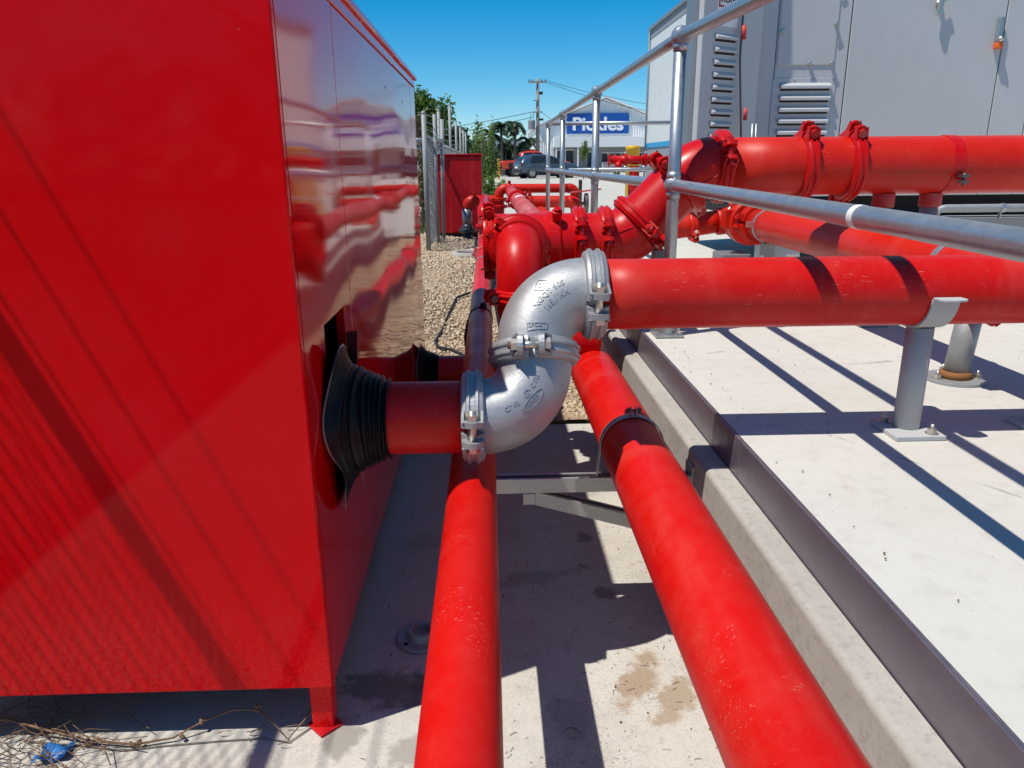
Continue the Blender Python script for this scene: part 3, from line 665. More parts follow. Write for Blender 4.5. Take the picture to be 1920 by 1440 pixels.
for i, (x, lab) in enumerate(((1.575, 'rusty red post under the header pipe, left of two'), (1.765, 'rusty red post under the header pipe, right of two'))):
    s4 = thing('pipe_support', lab, 'pipe support', V(x, YM, SLAB))
    MB().cyl(V(x, YM, SLAB+.01), V(x, YM, ZB-RB-.05), .034, 24).build('post', M['galv_dull'], s4)
    MB().cyl(V(x, YM, ZB-RB-.05), V(x, YM, ZB-RB+.004), .042, 24).build('post_head', M['red_faded'], s4, bevel=.003)
    MB().box((x-.06, YM-.06, SLAB+.0005), (x+.06, YM+.06, SLAB+.0105)).build('base_plate', M['galv_dull'], s4, bevel=.002)
s5 = thing('pipe_support', 'grey block pedestal under the painted valve', 'pipe support', V(1.42, 4.3, SLAB))
MB().box((1.30, 4.16, SLAB+.001), (1.46, 4.36, -.50)).build('pedestal', M['gen_dark'], s5, bevel=.006)
s6 = thing('pipe_support', 'grey post with bracket under the cross pipe just before the valve', 'pipe support', V(1.5, 3.95, SLAB))
MB().box((1.435, 3.9, SLAB+.001), (1.495, 3.96, ZD-PR-.003)).build('post', M['galv_dull'], s6, bevel=.003)
MB().box((1.40, 3.86, SLAB+.0006), (1.53, 4.0, SLAB+.010)).build('base_plate', M['galv_dull'], s6, bevel=.002)
s7 = thing('pipe_support', 'short grey post under the first bend of the header', 'pipe support', V(.66, 3.02, SLAB))
MB().box((.66, 3.0, SLAB+.001), (.71, 3.06, -.34)).build('post', M['gen_dark'], s7, bevel=.003)

# ================================================================== HANDRAIL
HX, HT, HM = .690, .424, -.085
hr = thing('handrail', 'galvanised two-rail handrail with ball fittings along the slab edge', 'handrail', V(HX, 5, SLAB))
PY = [.30, 2.86, 5.0, 7.22, 8.95]
def ball(p, dirs, r=.036, rp=.0215):
    mb = MB().sphere(p, r, 28, 16)
    for d in dirs: mb.tube([Vector(p)+Vector(d)*r*.5, Vector(p)+Vector(d)*(r+.012)], [rp+.0055, rp+.0045], 24)
    mb.build('ball_fitting', M['galv'], hr)
for i, y in enumerate(PY):
    last = i == len(PY)-1
    po = MB().cyl(V(HX, y, SLAB+.01), V(HX, y, HT-(.1 if i == 0 else 0)), .0236, 28).build('post', M['galv'], hr)
    if last: dT = [-Y, X, -Z]; dM = [-Y, X, -Z, Z]
    else: dT = [Y, -Y, -Z]; dM = [Y, -Y, Z, -Z]
    dz_ = i == 0; ball(V(HX, y, HT-.10*dz_), dT); ball(V(HX, y, HM-.03*dz_), dM)
    bpz = MB().box((HX-.05, y-.05, SLAB+.0035), (HX+.06, y+.06, SLAB+.0135)).build('base_plate', M['galv'], hr, bevel=.0015)
    MB().lathe([(0, .024), (0, .034), (.035, .031), (.035, .024)], V(HX, y, SLAB+.0137), Z, 28, smooth=False).build('socket', M['galv'], bpz, bevel=.002)
    for dx, dy in ((.042, -.03), (-.035, .042)):
        p = V(HX+dx, y+dy, SLAB+.0137); MB().cyl(p, p+Z*.03, .006, 10).hexp(p+Z*.008, Z, .011, .012).build('anchor_bolt', M['bolt'], bpz)
for z, r in ((HT, .0215), (HM, .0215)):
    ends = [-1.2]+PY
    for a, b in zip(ends[:-1], ends[1:]):
        q = .10 if z > 0 else .03
        MB().tube([V(HX, yy, z-q*max(0, (2.86-yy)/2.56)) for yy in [a+(b-a)*k/8 for k in range(9)]], r, 28).build('rail', M['galv'], hr)
for z in (HT, HM):
    xs_ = [HX, 2.9, 5.1, 7.3, 9.5]
    for a, b in zip(xs_[:-1], xs_[1:]): MB().tube([V(a, PY[-1], z), V(b, PY[-1], z)], .0215, 20).build('rail', M['galv'], hr)
for x in (5.1, 7.3, 9.5):
    MB().cyl(V(x, PY[-1], SLAB+.004), V(x, PY[-1], HT+.02), .0236, 20).build('post', M['galv'], hr)
ring(hr, V(HX, 1.40, HM-.0171), Y, .0216, .022, .0006, M['white_mark'], 'white_band')
MB().tube([V(1.42+.035*math.cos(a), PY[-1], HM-.06+.05*math.sin(a)) for a in [math.pi*2*k/16 for k in range(17)]], .004, 6, cap=False).build('hook_ring', M['galv'], hr)

# ================================================================== GENERATOR ENCLOSURE
GY = 4.6
gen = thing('generator_enclosure', 'grey generator enclosure with louvres, latched panels and an open door', 'generator', V(3, 5.4, SLAB))
GZ0, GZ1, GX0, GX1 = -.21, 1.95, 1.555, 6.2
T = .012
def skin(x0, x1, z0, z1, name='door_panel', m_=None, y=GY, bev=.004):
    return MB().box((x0, y, z0), (x1, y+T, z1)).build(name, m_ or M['gen'], gen, bevel=bev)
MB().box((GX0+.02, GY+.03, GZ0), (GX1, 6.4, GZ1)).build('body', M['gen_dark'], gen)
MB().box((GX0+.05, GY+.10, -.34), (GX1, 6.3, GZ0-.001)).build('underframe', M['void'], gen)  # near-black colour stands for the shadow in the gap below the skin
MB().box((GX0+.1, GY-.02, -.46), (GX1, GY+.12, -.345)).build('base_beam', M['gen_dark'], gen, bevel=.004)
for x in (1.72, 3.2, 5.6): MB().box((x, GY+.0, SLAB+.001), (x+.2, GY+.25, -.461)).build('foot', M['grey_support'], gen, bevel=.004)
skin(GX0, GX0+.105, GZ0, GZ1, 'hinge_stile', M['gen'])
fr = skin(GX0+.109, 2.080, GZ0, GZ1, 'fixed_panel')
skin(2.086, 2.975, GZ0, GZ1); skin(2.981, 3.19, GZ0, GZ1, 'door_stile'); skin(3.196, 4.1, GZ0, GZ1)
skin(4.106, GX1, GZ0, GZ1, 'fixed_panel')
MB().box((GX0-.02, GY-.03, GZ1), (GX1, 6.45, GZ1+.06)).build('roof', M['gen'], gen, bevel=.006)
ap = MB().box((1.672, GY-.006, .527), (2.004, GY-.0005, 1.35)).build('access_panel', M['gen'], gen, bevel=.002)
def latch(p, parent):
    mb = MB().lathe([(0, .012), (-.004, .012), (-.010, .009), (-.014, .0075), (-.014, .001)], p, Y, 14).obox(p+V(-.006, -.017, .004), V(.8,0,.6), Y, V(-.6,0,.8), .034, .006, .01)
    mb.build('latch', M['bolt'], parent, bevel=.001)
for x, z in ((1.99, .74), (1.99, .535), (1.86, .535), (1.69, .70), (1.99, .96)): latch(V(x, GY-.0065, z), ap)
lv = MB().box((1.658, GY-.005, .0), (2.024, GY-.0005, .455)).build('louvre_panel', M['gen'], gen, bevel=.001)
for i in range(6):
    zt = .432-i*.0635
    poly = [V(1.70, GY-.0055, zt), V(1.70, GY-.034, zt-.018), V(1.70, GY-.034, zt-.034), V(1.70, GY-.0055, zt-.034)]
    MB().prism(poly, V(.295, 0, 0)).build('louvre_blade', M['gen'], lv, bevel=.0025)
    MB().box((1.703, GY-.0062, zt-.044), (1.992, GY-.0056, zt-.0345)).build('louvre_slot', M['void'], lv)
for x, z in ((1.67, .447), (1.78, .447), (1.89, .447), (2.012, .447), (2.012, .32), (2.012, .2)): MB().cyl(V(x, GY-.0052, z), V(x, GY-.008, z), .004, 10).build('rivet', M['bolt'], lv)
# big door furniture: centre latch with hasp, corner lift handle with orange lock
lt = MB().lathe([(0, .02), (-.006, .02), (-.016, .014), (-.03, .012), (-.03, .001)], V(2.573, GY-.0005, .845), Y, 18).obox(V(2.568, GY-.03, .82), V(.1,0,1).normalized(), Y, V(1,0,-.1).normalized(), .08, .02, .022).obox(V(2.59, GY-.028, .86), V(.8,0,.6), Y, V(-.6,0,.8), .05, .014, .02)
lt.build('door_latch', M['bolt'], gen, bevel=.002)
hd = MB().box((2.925, GY-.03, .64), (2.957, GY-.0006, .775)).build('door_handle', M['galv'], gen, bevel=.008)
MB().sphere(V(2.941, GY-.036, .655), .016, 14, 10).build('handle_boss', M['bolt'], hd)
MB().box((2.924, GY-.04, .605), (2.96, GY-.0007, .639)).build('lock_cover', M['orange'], hd, bevel=.006)
# rear conduit below
MB().tube([V(2.66, GY-.12, -.62), V(2.66, GY-.12, -.32), V(2.68, GY-.12, -.287), V(2.72, GY-.12, -.283), V(4.5, GY-.12, -.283)], .024, 16).build('conduit', M['galv_dull'], gen)
for x in (3.06, 3.9): MB().lathe([(-.012, .0245), (-.012, .028), (.012, .028), (.012, .0245)], V(x, GY-.12, -.283), X, 20).box((x-.004, GY-.12, -.345), (x+.004, GY-.10, -.30)).build('conduit_clip', M['galv'], gen)
# open door, hinged at the left stile, swung out towards the handrail
ph = math.radians(30.4); dd = V(-math.cos(ph), -math.sin(ph), 0); dn = V(math.sin(ph), -math.cos(ph), 0)   # along door, visible face normal
H0 = V(GX0-.01, GY-.03, 0); WD = .465
door = MB().obox(H0+dd*WD/2+Z*((GZ0+GZ1)/2-.0), dd, dn, Z, WD, .045, GZ1-GZ0-.02).build('open_door', M['gen'], gen, bevel=.004)
MB().obox(H0+dd*(WD-.004)+Z*((GZ0+GZ1)/2)-dn*.03, dd, dn, Z, .008, .035, GZ1-GZ0-.02).build('door_seal', M['gen_dark'], door)
for i in range(12):
    zt = .664-i*.064
    c0 = H0+dd*.29+dn*.0228
    poly = [c0+Z*zt-dd*.082, c0+Z*(zt-.018)+dn*.022-dd*.082, c0+Z*(zt-.030)+dn*.022-dd*.082, c0+Z*(zt-.030)-dd*.082]
    if zt < .80: MB().prism(poly, dd*.164).build('louvre_blade', M['gen'], door, bevel=.002)
    if zt < .80: MB().obox(c0+Z*(zt-.036)+dn*.0004, dd, dn, Z, .158, .0006, .011).build('louvre_slot', M['void'], door)
# warning notice on the door
def text_geo(txt, size, extrude=0.0, offset=0.0, align='LEFT', res=3):
    cu = bpy.data.curves.new('t', 'FONT'); cu.body = txt; cu.size = size; cu.extrude = extrude; cu.offset = offset; cu.align_x = align; cu.resolution_u = res
    ob = bpy.data.objects.new('t', cu); COL.objects.link(ob)
    dg = bpy.context.evaluated_depsgraph_get(); me = bpy.data.meshes.new_from_object(ob.evaluated_get(dg))
    vs = [v.co.copy() for v in me.vertices]; fs = [tuple(p.vertices) for p in me.polygons]
    bpy.data.objects.remove(ob); bpy.data.curves.remove(cu); bpy.data.meshes.remove(me)
    return vs, fs
nc = H0+dd*.285+dn*.0232
no = MB().obox(nc+Z*.795, dd, dn, Z, .160, .001, .19).build('notice', M['white'], door)
mb = MB()
for (ox, oz, sx, sz) in ((0, .092, .144, .010), (0, .012, .144, .009), (.068, .052, .009, .09), (-.068, .052, .009, .09)): mb.obox(nc+dd*ox+Z*(.785+oz)+dn*.0012, dd, dn, Z, sx, .0008, sz)
mb.build('notice_border', M['red_gloss'], no)
def put_text(txt, size, origin, ux, uy, un, name, m_, parent, extrude=.0, offset=0.0, align='LEFT'):
    vs, fs = text_geo(txt, size, extrude, offset, align)
    return MB().add([origin+ux*p.x+uy*p.y+un*p.z for p in vs], fs).build(name, m_, parent)
put_text('RUN', .055, nc+dd*.060+Z*.817+dn*.0022, -dd, Z, dn, 'notice_lettering', M['black'], no, offset=.0012)
# red strut and gas strut at the hinge gap
MB().tube([V(1.405, 4.44, .95), V(1.405, 4.44, .55), V(1.445, 4.44, .12)], .006, 10).build('door_stay', M['bolt_dark'], gen)
MB().tube([V(1.413, 4.43, .71), V(1.415, 4.43, .64)], .013, 12).build('stay_sleeve', M['red_faded'], gen)
MB().tube([V(1.455, 4.43, .285), V(1.457, 4.43, .22)], .011, 12).build('stay_sleeve', M['red_faded'], gen)
for dx in (.0, .022): MB().tube([V(1.49+dx, 4.40, .20), V(1.505+dx, 4.40, -.15)], .004, 8).build('stay_rod', M['galv'], gen)

# ================================================================== RAISED LETTERING ON THE SILVER BENDS
def elbow_text(elb, corner, din, dout, rad, r, txt, size, phi0, off, slant=0.0, extra=None, facing=None, bold=.0002):
    """letters wrapped on the side of a bend: phi along the bend, off = distance outwards from the centre line"""
    corner = Vector(corner); din = Vector(din).normalized(); dout = Vector(dout).normalized()
    ang = din.angle(dout); t = rad*math.tan(ang/2); p0 = corner-din*t; ax = din.cross(dout).normalized(); nrm = ax.cross(din); O = p0+nrm*rad
    side = ax if (facing is None or ax.dot(facing) > 0) else -ax
    mb = MB()
    if txt: vs, fs = text_geo(txt, size, .0010, bold)
    else: vs, fs = extra
    out = []
    cs, sn = math.cos(slant), math.sin(slant)
    for p in vs:
        s = p.x*cs-p.y*sn; q = p.x*sn+p.y*cs+off
        phi = phi0+s/(rad+off*.6); n_ = Quaternion(ax, phi) @ (-nrm)
        psi = max(-1.3, min(1.3, q/r)); rr_ = r+.0005+max(p.z, -.0008)*1.1
        cen = O+n_*rad
        out.append(cen+(n_*math.sin(psi)+side*math.cos(psi))*rr_)
    mb.add(out, fs)
    return mb.build('raised_lettering', M['silver'], elb)
def ring2d(rx, ry, w, n=36, h=.0012, sq=False):
    vs = []; fs = []
    if sq: P = [(-rx, -ry), (rx, -ry), (rx, ry), (-rx, ry)]
    else: P = [(rx*math.cos(2*math.pi*k/n), ry*math.sin(2*math.pi*k/n)) for k in range(n)]
    if sq:
        Q = []
        for i in range(4):
            a, b = P[i], P[(i+1) % 4]
            for k in range(6): Q.append((a[0]+(b[0]-a[0])*k/6, a[1]+(b[1]-a[1])*k/6))
        P = Q
    n = len(P)
    for (x, y) in P:
        kx, ky = (1-w/rx), (1-w/ry)
        vs += [V(x, y, h), V(x*kx, y*ky, h), V(x, y, -.0008), V(x*kx, y*ky, -.0008)]
    for i in range(n):
        a = i*4; b = ((i+1) % n)*4
        fs += [(a, b, b+1, a+1), (a, a+2, b+2, b), (a+1, b+1, b+3, a+3)]
    return vs, fs
RE = c2e-.022; RT = PR+.004
FC = V(0, -1, .2)
U2 = dict(corner=cU, din=rd, dout=X, rad=RE, r=RT, facing=FC)
elbow_text(e2, txt='XGQT 90S', size=.018, phi0=.52, off=.012, **U2)
elbow_text(e2, txt='165.1MM', size=.019, phi0=.56, off=-.011, **U2)
elbow_text(e2, txt='G', size=.017, phi0=.80, off=.038, **U2)
def shift(g, dx, dy): return [p+V(dx, dy, 0) for p in g[0]], g[1]
def rot2(g, a): return [V(p.x*math.cos(a)-p.y*math.sin(a), p.x*math.sin(a)+p.y*math.cos(a), p.z) for p in g[0]], g[1]
elbow_text(e2, txt=None, size=0, phi0=.855, off=.044, extra=rot2(ring2d(.014, .012, .002, sq=True), .6), **U2)
elbow_text(e2, txt='LPCB', size=.0135, phi0=.17, off=.019, slant=-1.32, **U2)
elbow_text(e2, txt=None, size=0, phi0=.215, off=.0, slant=-1.32, extra=ring2d(.023, .0085, .0014, sq=True), **U2)
L2 = dict(corner=cL, din=X, dout=rd, rad=RE, r=RT, facing=FC)
elbow_text(e1, txt='CL 65', size=.014, phi0=.38, off=.002, **L2)
elbow_text(e1, txt='90', size=.009, phi0=.83, off=.006, **L2)
elbow_text(e1, txt=None, size=0, phi0=.88, off=.008, extra=ring2d(.0095, .0085, .0016), **L2)
elbow_text(e1, txt='C LPJ', size=.014, phi0=1.0, off=.002, **L2)
elbow_text(e1, txt='UNICLOD', size=.0105, phi0=.62, off=.024, **L2)
elbow_text(e1, txt=None, size=0, phi0=.86, off=.028, extra=ring2d(.030, .0105, .0016), **L2)
for kk, (crn, di, do) in enumerate(((K1, X, d45), (K2, d45, X))):
    el = [c for c in mf.children if c.name.startswith('elbow')][kk]
    W = dict(corner=crn, din=di, dout=do, rad=.17, r=RB+.004, facing=V(0, -1, 0))
    for t_, ph0, of in (('219.1MM', .05, .0), ('45', .16, .032)):
        ob = elbow_text(el, txt=t_, size=.026, phi0=ph0, off=of, **W); ob.data.materials[0] = M['red_gloss']
    ob = elbow_text(el, txt=None, size=0, phi0=.33, off=-.03, extra=([V(-.055, -.0015, .001), V(.055, -.0015, .001), V(.055, .0015, .001), V(-.055, .0015, .001), V(-.055,-.0025,-.001), V(.055,-.0025,-.001), V(.055,.0025,-.001), V(-.055,.0025,-.001)], [(0,1,2,3), (0,4,5,1), (2,6,7,3)]), **W); ob.data.materials[0] = M['red_gloss']

# ================================================================== CHAIN LINK FENCES
def link_mesh(mb, p0, p1, z0, z1, pitch=.055, r=.0017, n=4):
    """woven diamond mesh between two plan points"""
    p0 = Vector(p0); p1 = Vector(p1); d = (p1-p0); L = d.length; d.normalize(); H = z1-z0; nn = d.cross(Z)
    k = int((L+H)/pitch)+1
    for i in range(-int(H/pitch)-1, k):
        for sg in (1, -1):
            a = i*pitch if sg > 0 else i*pitch+H          # start on the bottom edge, climb at 45 degrees
            s0, s1 = a, a+sg*H
            t0, t1 = 0.0, 1.0
            lo, hi = min(s0, s1), max(s0, s1)
            if hi <= 0 or lo >= L: continue
            def cl(sv): return (sv-s0)/(s1-s0)
            ta, tb = sorted((cl(0), cl(L))); t0 = max(0, ta); t1 = min(1, tb)
            if t1-t0 < .01: continue
            q0 = p0+d*(s0+(s1-s0)*t0)+Z*(z0+H*t0)+nn*.0022*sg; q1 = p0+d*(s0+(s1-s0)*t1)+Z*(z0+H*t1)+nn*.0022*sg
            mb.tube([q0, q1], r, n, cap=False, smooth=False)
    return mb
def post_cap(mb, p, r): return mb.sphere(p, r*1.08, 12, 8)
FX = -1.395
f1 = thing('chain_link_fence', 'chain-link fence with barbed strands beside the near side of the enclosure', 'fence', V(FX, -.5, FLOOR))
struct(link_mesh(MB(), V(FX, -2.6, 0), V(FX, 1.5, 0), FLOOR+.03, .80, .085, .0021).build('chain_link_mesh', M['galv'], f1), 'stuff')
MB().cyl(V(FX, -2.6, .80), V(FX, 1.55, .80), .0245, 14).build('top_rail', M['galv'], f1)
for y in (-2.58, 1.52): post_cap(MB().cyl(V(FX-.03, y, FLOOR), V(FX-.03, y, 1.42), .028, 14), V(FX-.03, y, 1.42), .028).build('post', M['galv'], f1)
for h in (.10, .32, .57): MB().cyl(V(FX, -2.6, .80+h), V(FX, 1.55, .80+h), .0032, 6).build('barbed_strand', M['galv'], f1)

f2 = thing('chain_link_fence', 'tall chain-link fence running away behind the small red cabinet', 'fence', V(-.72, 14, PARK))
FP = [(-.69, 8.6, .52), (-.755, 12.3, .78), (-.76, 16.0, 1.12), (-.78, 19.5, .98), (-.80, 23.0, 1.0), (-.82, 26.5, 1.05), (-.84, 30.0, 1.1)]
for i, (x, y, zt) in enumerate(FP): post_cap(MB().cyl(V(x, y, gz(y)-.02), V(x, y, zt), .027, 12), V(x, y, zt), .027).build('post', M['galv_far'], f2)
for a, b in zip(FP[:-1], FP[1:]):
    struct(link_mesh(MB(), V(a[0], a[1], 0), V(b[0], b[1], 0), PARK+.03, .30, .11, .0022, 3).build('chain_link_mesh', M['galv_far'], f2), 'stuff')
    MB().cyl(V(a[0], a[1], .30), V(b[0], b[1], .30), .02, 8).build('top_rail', M['galv'], f2)
    for h in (.12, .24, .36): MB().cyl(V(a[0], a[1], .30+h*.6), V(b[0], b[1], .30+h), .005, 5).build('barbed_strand', M['galv_dull'], f2)
g1 = thing('fence_gate', 'narrow galvanised gate frame standing open in front of the small red cabinet', 'gate', V(-.58, 9.9, PARK))
MB().cyl(V(-.585, 9.75, PARK), V(-.56, 9.75, .52), .024, 14).build('gate_post', M['galv_far'], g1)
MB().cyl(V(-.92, 9.4, .265), V(-.56, 9.75, .265), .03, 12).build('top_rail', M['galv'], g1)
MB().cyl(V(-.92, 9.4, .18), V(-.56, 9.75, .18), .02, 12).build('mid_rail', M['galv'], g1)
MB().cyl(V(-.63, 9.42, PARK+.02), V(-.63, 9.42, .56), .02, 10).build('gate_stile', M['galv_far'], g1)
struct(link_mesh(MB(), V(-.70, 8.65, 0), V(-.665, 9.7, 0), PARK+.03, .26, .06, .002, 3).build('chain_link_mesh', M['galv_far'], g1), 'stuff')

# ================================================================== GRAVEL STONES
def pebbles(name, n, x0, x1, y0, y1, s0, s1, parent=None):
    r = np.random.default_rng(11); base = np.array([[1,0,0],[-1,0,0],[0,1,0],[0,-1,0],[0,0,1],[0,0,-1]], float)
    F = np.array([[0,2,4],[2,1,4],[1,3,4],[3,0,4],[2,0,5],[1,2,5],[3,1,5],[0,3,5]])
    y = y0+(y1-y0)*r.random(n)**1.35; x = x0+(x1-x0)*r.random(n)
    t = np.clip((y-3.46)/4.2, 0, 1); z = -1.215+.255*t*t*(3-2*t)+.012*np.sin(x*5+y*3)
    s = (s0+(s1-s0)*r.random(n)**2)*(1+.05*(y-y0)); sc = np.stack([s*r.uniform(.75, 1.3, n), s*r.uniform(.75, 1.3, n), s*r.uniform(.5, .9, n)], 1)
    P = base[None]*sc[:, None, :]*r.uniform(.75, 1.2, (n, 6, 1))
    a = r.uniform(0, 6.28, n); b = r.uniform(-.5, .5, n); ca, sa, cb, sb = np.cos(a), np.sin(a), np.cos(b), np.sin(b)
    q = P.copy(); q[:, :, 0] = P[:, :, 0]*cb[:, None]-P[:, :, 2]*sb[:, None]; q[:, :, 2] = P[:, :, 0]*sb[:, None]+P[:, :, 2]*cb[:, None]; P = q.copy()
    q[:, :, 0] = P[:, :, 0]*ca[:, None]-P[:, :, 1]*sa[:, None]; q[:, :, 1] = P[:, :, 0]*sa[:, None]+P[:, :, 1]*ca[:, None]
    q += np.stack([x, y, z+s*r.uniform(.1, .55, n)], 1)[:, None, :]
    me = bpy.data.meshes.new(name); nv = n*6; nf = n*8
    me.vertices.add(nv); me.vertices.foreach_set('co', q.reshape(-1)); fi = (F[None]+(np.arange(n)*6)[:, None, None]).reshape(-1)
    me.loops.add(nf*3); me.loops.foreach_set('vertex_index', fi.astype(np.int32)); me.polygons.add(nf)
    me.polygons.foreach_set('loop_start', np.arange(0, nf*3, 3, dtype=np.int32)); me.polygons.foreach_set('loop_total', np.full(nf, 3, np.int32))
    me.update(calc_edges=True); me.validate(); me.materials.append(M['gravel']); o = bpy.data.objects.new(name, me); COL.objects.link(o)
    return o
g = pebbles('gravel', 42000, -1.3, .53, 3.47, 10.5, .0075, .017); struct(g, 'stuff'); g['label'] = 'tan and brown gravel stones beyond the pit floor'
pt = thing('inspection_pit', 'round concrete pit ring with grate set in the gravel', 'manhole', V(-.19, 8.1, gz(8.1)))
MB().lathe([(0, .14), (.03, .15), (.035, .20), (.0, .215)], V(-.21, 8.2, gz(8.2)+.01), Z, 36, smooth=False).build('rim', M['pit'], pt, bevel=.004)
MB().cyl(V(-.21, 8.2, gz(8.2)), V(-.21, 8.2, gz(8.2)+.022), .148, 32).build('grate', M['galv_dark'], pt)
st = MB().sphere(V(0, 0, 0), 1, 9, 6)
for i, p in enumerate(st.v): st.v[i] = V(-.63+p.x*.055*(1+.2*math.sin(i*7)), 9.55+p.y*.05, gz(9.5)+.03+p.z*.06*(1+.3*math.sin(i*3)))
st.s = [False]*len(st.s)
tag(st.build('stone', M['stone'], None, V(-.63, 9.55, gz(9.5))), 'pale broken stone lying at the foot of the small red cabinet', 'stone')
# black tube from the pipe tie, standing in for a shadow band on the gravel
tag(MB().tube([V(-.115, 3.64, -.80), V(-.13, 3.72, -1.0), V(-.15, 4.05, -1.16), V(-.17, 4.55, gz(4.55)+.015), V(-.25, 4.66, gz(4.66)+.02), V(-.345, 4.72, gz(4.7)+.02), V(-.37, 4.85, gz(4.85)+.02), V(-.335, 5.1, gz(5.1)+.02), V(-.31, 5.5, gz(5.5)+.02), V(-.27, 5.95, gz(5.95)+.02), V(-.17, 6.1, gz(6.1)+.02)], .010, 8).build('dark_line', M['black'], None, V(-.3, 5, gz(5))), 'black line from the thin pipe, standing in for a shadow band on the gravel', 'dark_line')

# ================================================================== SMALL RED CABINET AND FAR MANIFOLD
cb = thing('red_cabinet', 'small upright dark red metal cabinet in front of the far fence', 'cabinet', V(-.40, 10.45, PARK))
MB().box((-.735, 10.25, -.90), (-.085, 10.75, .10)).build('body', M['cab_red'], cb, bevel=.006)
MB().box((-.50, 10.225, -.885), (-.088, 10.249, .085)).build('door', M['cab_red'], cb, bevel=.006)
MB().box((-.75, 10.21, .1005), (-.07, 10.77, .118)).build('roof', M['cab_red'], cb, bevel=.004)
MB().box((-.70, 10.29, PARK+.002), (-.12, 10.71, -.901)).build('plinth', M['black'], cb)
fm = thing('far_manifold', 'cluster of orange red pipes with valve at the far end of the pit', 'pipe manifold', V(.5, 10.2, PARK))
YF = 10.0; RO = M['red_orange']
elbow(fm, V(.135, YF, -.318), Z, X, .12, .10, .058, RO); pipe(fm, V(.255, YF, -.318), V(1.03, YF, -.322), .058, RO, n=28)
elbow(fm, V(1.13, YF, -.322), X, -Z, .10, .085, .058, RO); pipe(fm, V(1.13, YF, -.42), V(1.13, YF, -.90), .058, RO, n=28)
coupling(fm, V(.27, YF, -.318), X, .116, V(0, -.2, 1), RO, M['bolt_red'])
coupling(fm, V(.135, YF, -.455), Z, .13, V(-1, -.4, 0), RO, M['bolt_red'], fat=1.2)
pipe(fm, V(.135, YF, -.44), V(.135, YF, -.86), .068, RO, n=28); coupling(fm, V(.135, YF, -.545), Z, .14, V(-1, -.7, 0), M['red_gloss'], M['bolt_red'], fat=1.3)
pipe(fm, V(.42, YF-.25, -.475), V(1.02, YF-.25, -.480), .075, RO, n=28); coupling(fm, V(.52, YF-.25, -.476), X, .15, V(0, -.3, 1), RO, M['bolt_red'])
elbow(fm, V(1.12, YF-.25, -.480), X, -Z, .11, .09, .075, RO); pipe(fm, V(1.12, YF-.25, -.58), V(1.12, YF-.25, PARK+.01), .075, RO, n=28)
pipe(fm, V(.285, YF-.8, -.352), V(.285, YF+.2, -.352), .07, M['red_gloss'], n=28)
elbow(fm, V(.66, YF-1.4, -.60), -Y, -Z, .13, .11, .072, RO); pipe(fm, V(.66, YF-1.28, -.60), V(.66, YF-.3, -.60), .072, RO, n=28)
pipe(fm, V(.10, YF, -.47), V(-.19, YF, -.468), .066, RO, n=28); coupling(fm, V(-.185, YF, -.468), X, .132, V(0, -.2, 1), RO, M['bolt_red'], w=.04)
elbow(fm, V(-.285, YF, -.468), -X, -Z, .095, .085, .066, RO)
MB().obox(V(1.22, YF-.35, -.345), V(.99, 0, .1), Y, Z, .40, .05, .018).build('valve_lever', M['red_faded'], fm, bevel=.006)
MB().lathe([(-.02, .09), (-.02, .125), (.02, .125), (.02, .09), (-.02, .09)], V(1.235, YF-.3, -.50), X, 28).cyl(V(1.12, YF-.3, -.50), V(1.26, YF-.3, -.50), .02, 10).box((1.225, YF-.31, -.60), (1.245, YF-.29, -.40)).box((1.225, YF-.4, -.51), (1.245, YF-.2, -.49)).build('handwheel', M['bolt_dark'], fm, bevel=.003)
gp = thing('riser_sleeve', 'dark grey vertical pipe with flange rising from the gravel to the far manifold', 'pipe', V(-.285, YF, PARK))
MB().cyl(V(-.285, YF, -.565), V(-.285, YF, -.82), .066, 28).build('sleeve', M['galv_dark'], gp)
MB().lathe([(-.06, .06), (-.06, .075), (-.03, .115), (0, .115), (.01, .08), (.05, .075), (.06, .066)], V(-.285, YF, -.83), Z, 28).build('flange', M['pvc'], gp, bevel=.003)
MB().cyl(V(-.285, YF, PARK-.02), V(-.285, YF, -.885), .062, 24).build('base', M['pvc'], gp)

# ================================================================== HYDRANT BOOSTER, BOLLARDS
hx, hy = 2.27, 12.0
hb2 = thing('hydrant_booster', 'glossy red standpipe with T-shaped valve head beyond the handrail', 'hydrant', V(hx, hy, PARK))
MB().lathe([(PARK+.004, .088), (-.26, .088), (-.255, .098), (-.215, .098), (-.21, .078), (-.06, .075)], V(hx, hy, 0), Z, 28, smooth=False).build('standpipe', M['red_gloss'], hb2, bevel=.002)
MB().tube([V(hx-.36, hy, .03), V(hx+.33, hy, .022)], .066, 24).build('head_pipe', M['red_gloss'], hb2)
for x in (hx-.15, hx+.165): MB().lathe([(-.022, .066), (-.022, .098), (-.003, .098), (-.003, .09), (.003, .09), (.003, .098), (.022, .098), (.022, .066)], V(x, hy, .026), X, 24).build('flange', M['red_gloss'], hb2)
for x in (hx-.40, hx+.40):
    w = MB().lathe([(-.010, .075), (-.010, .095), (.010, .095), (.010, .075), (-.010, .075)], V(x, hy, .02), X, 24)
    for a in range(3): w.obox(V(x, hy, .02), X, V(0, math.cos(a*1.047), math.sin(a*1.047)), V(0, -math.sin(a*1.047), math.cos(a*1.047)), .012, .17, .016)
    w.cyl(V(x, hy, .02), V(x+(.08 if x < hx else -.08), hy, .02), .018, 10).build('handwheel', M['red_gloss'], hb2)
for x in (hx-.25, hx+.27):
    MB().tube([V(x, hy, .0), V(x+(-.02 if x < hx else .02), hy-.12, -.10)], .055, 20).build('outlet', M['red_gloss'], hb2)
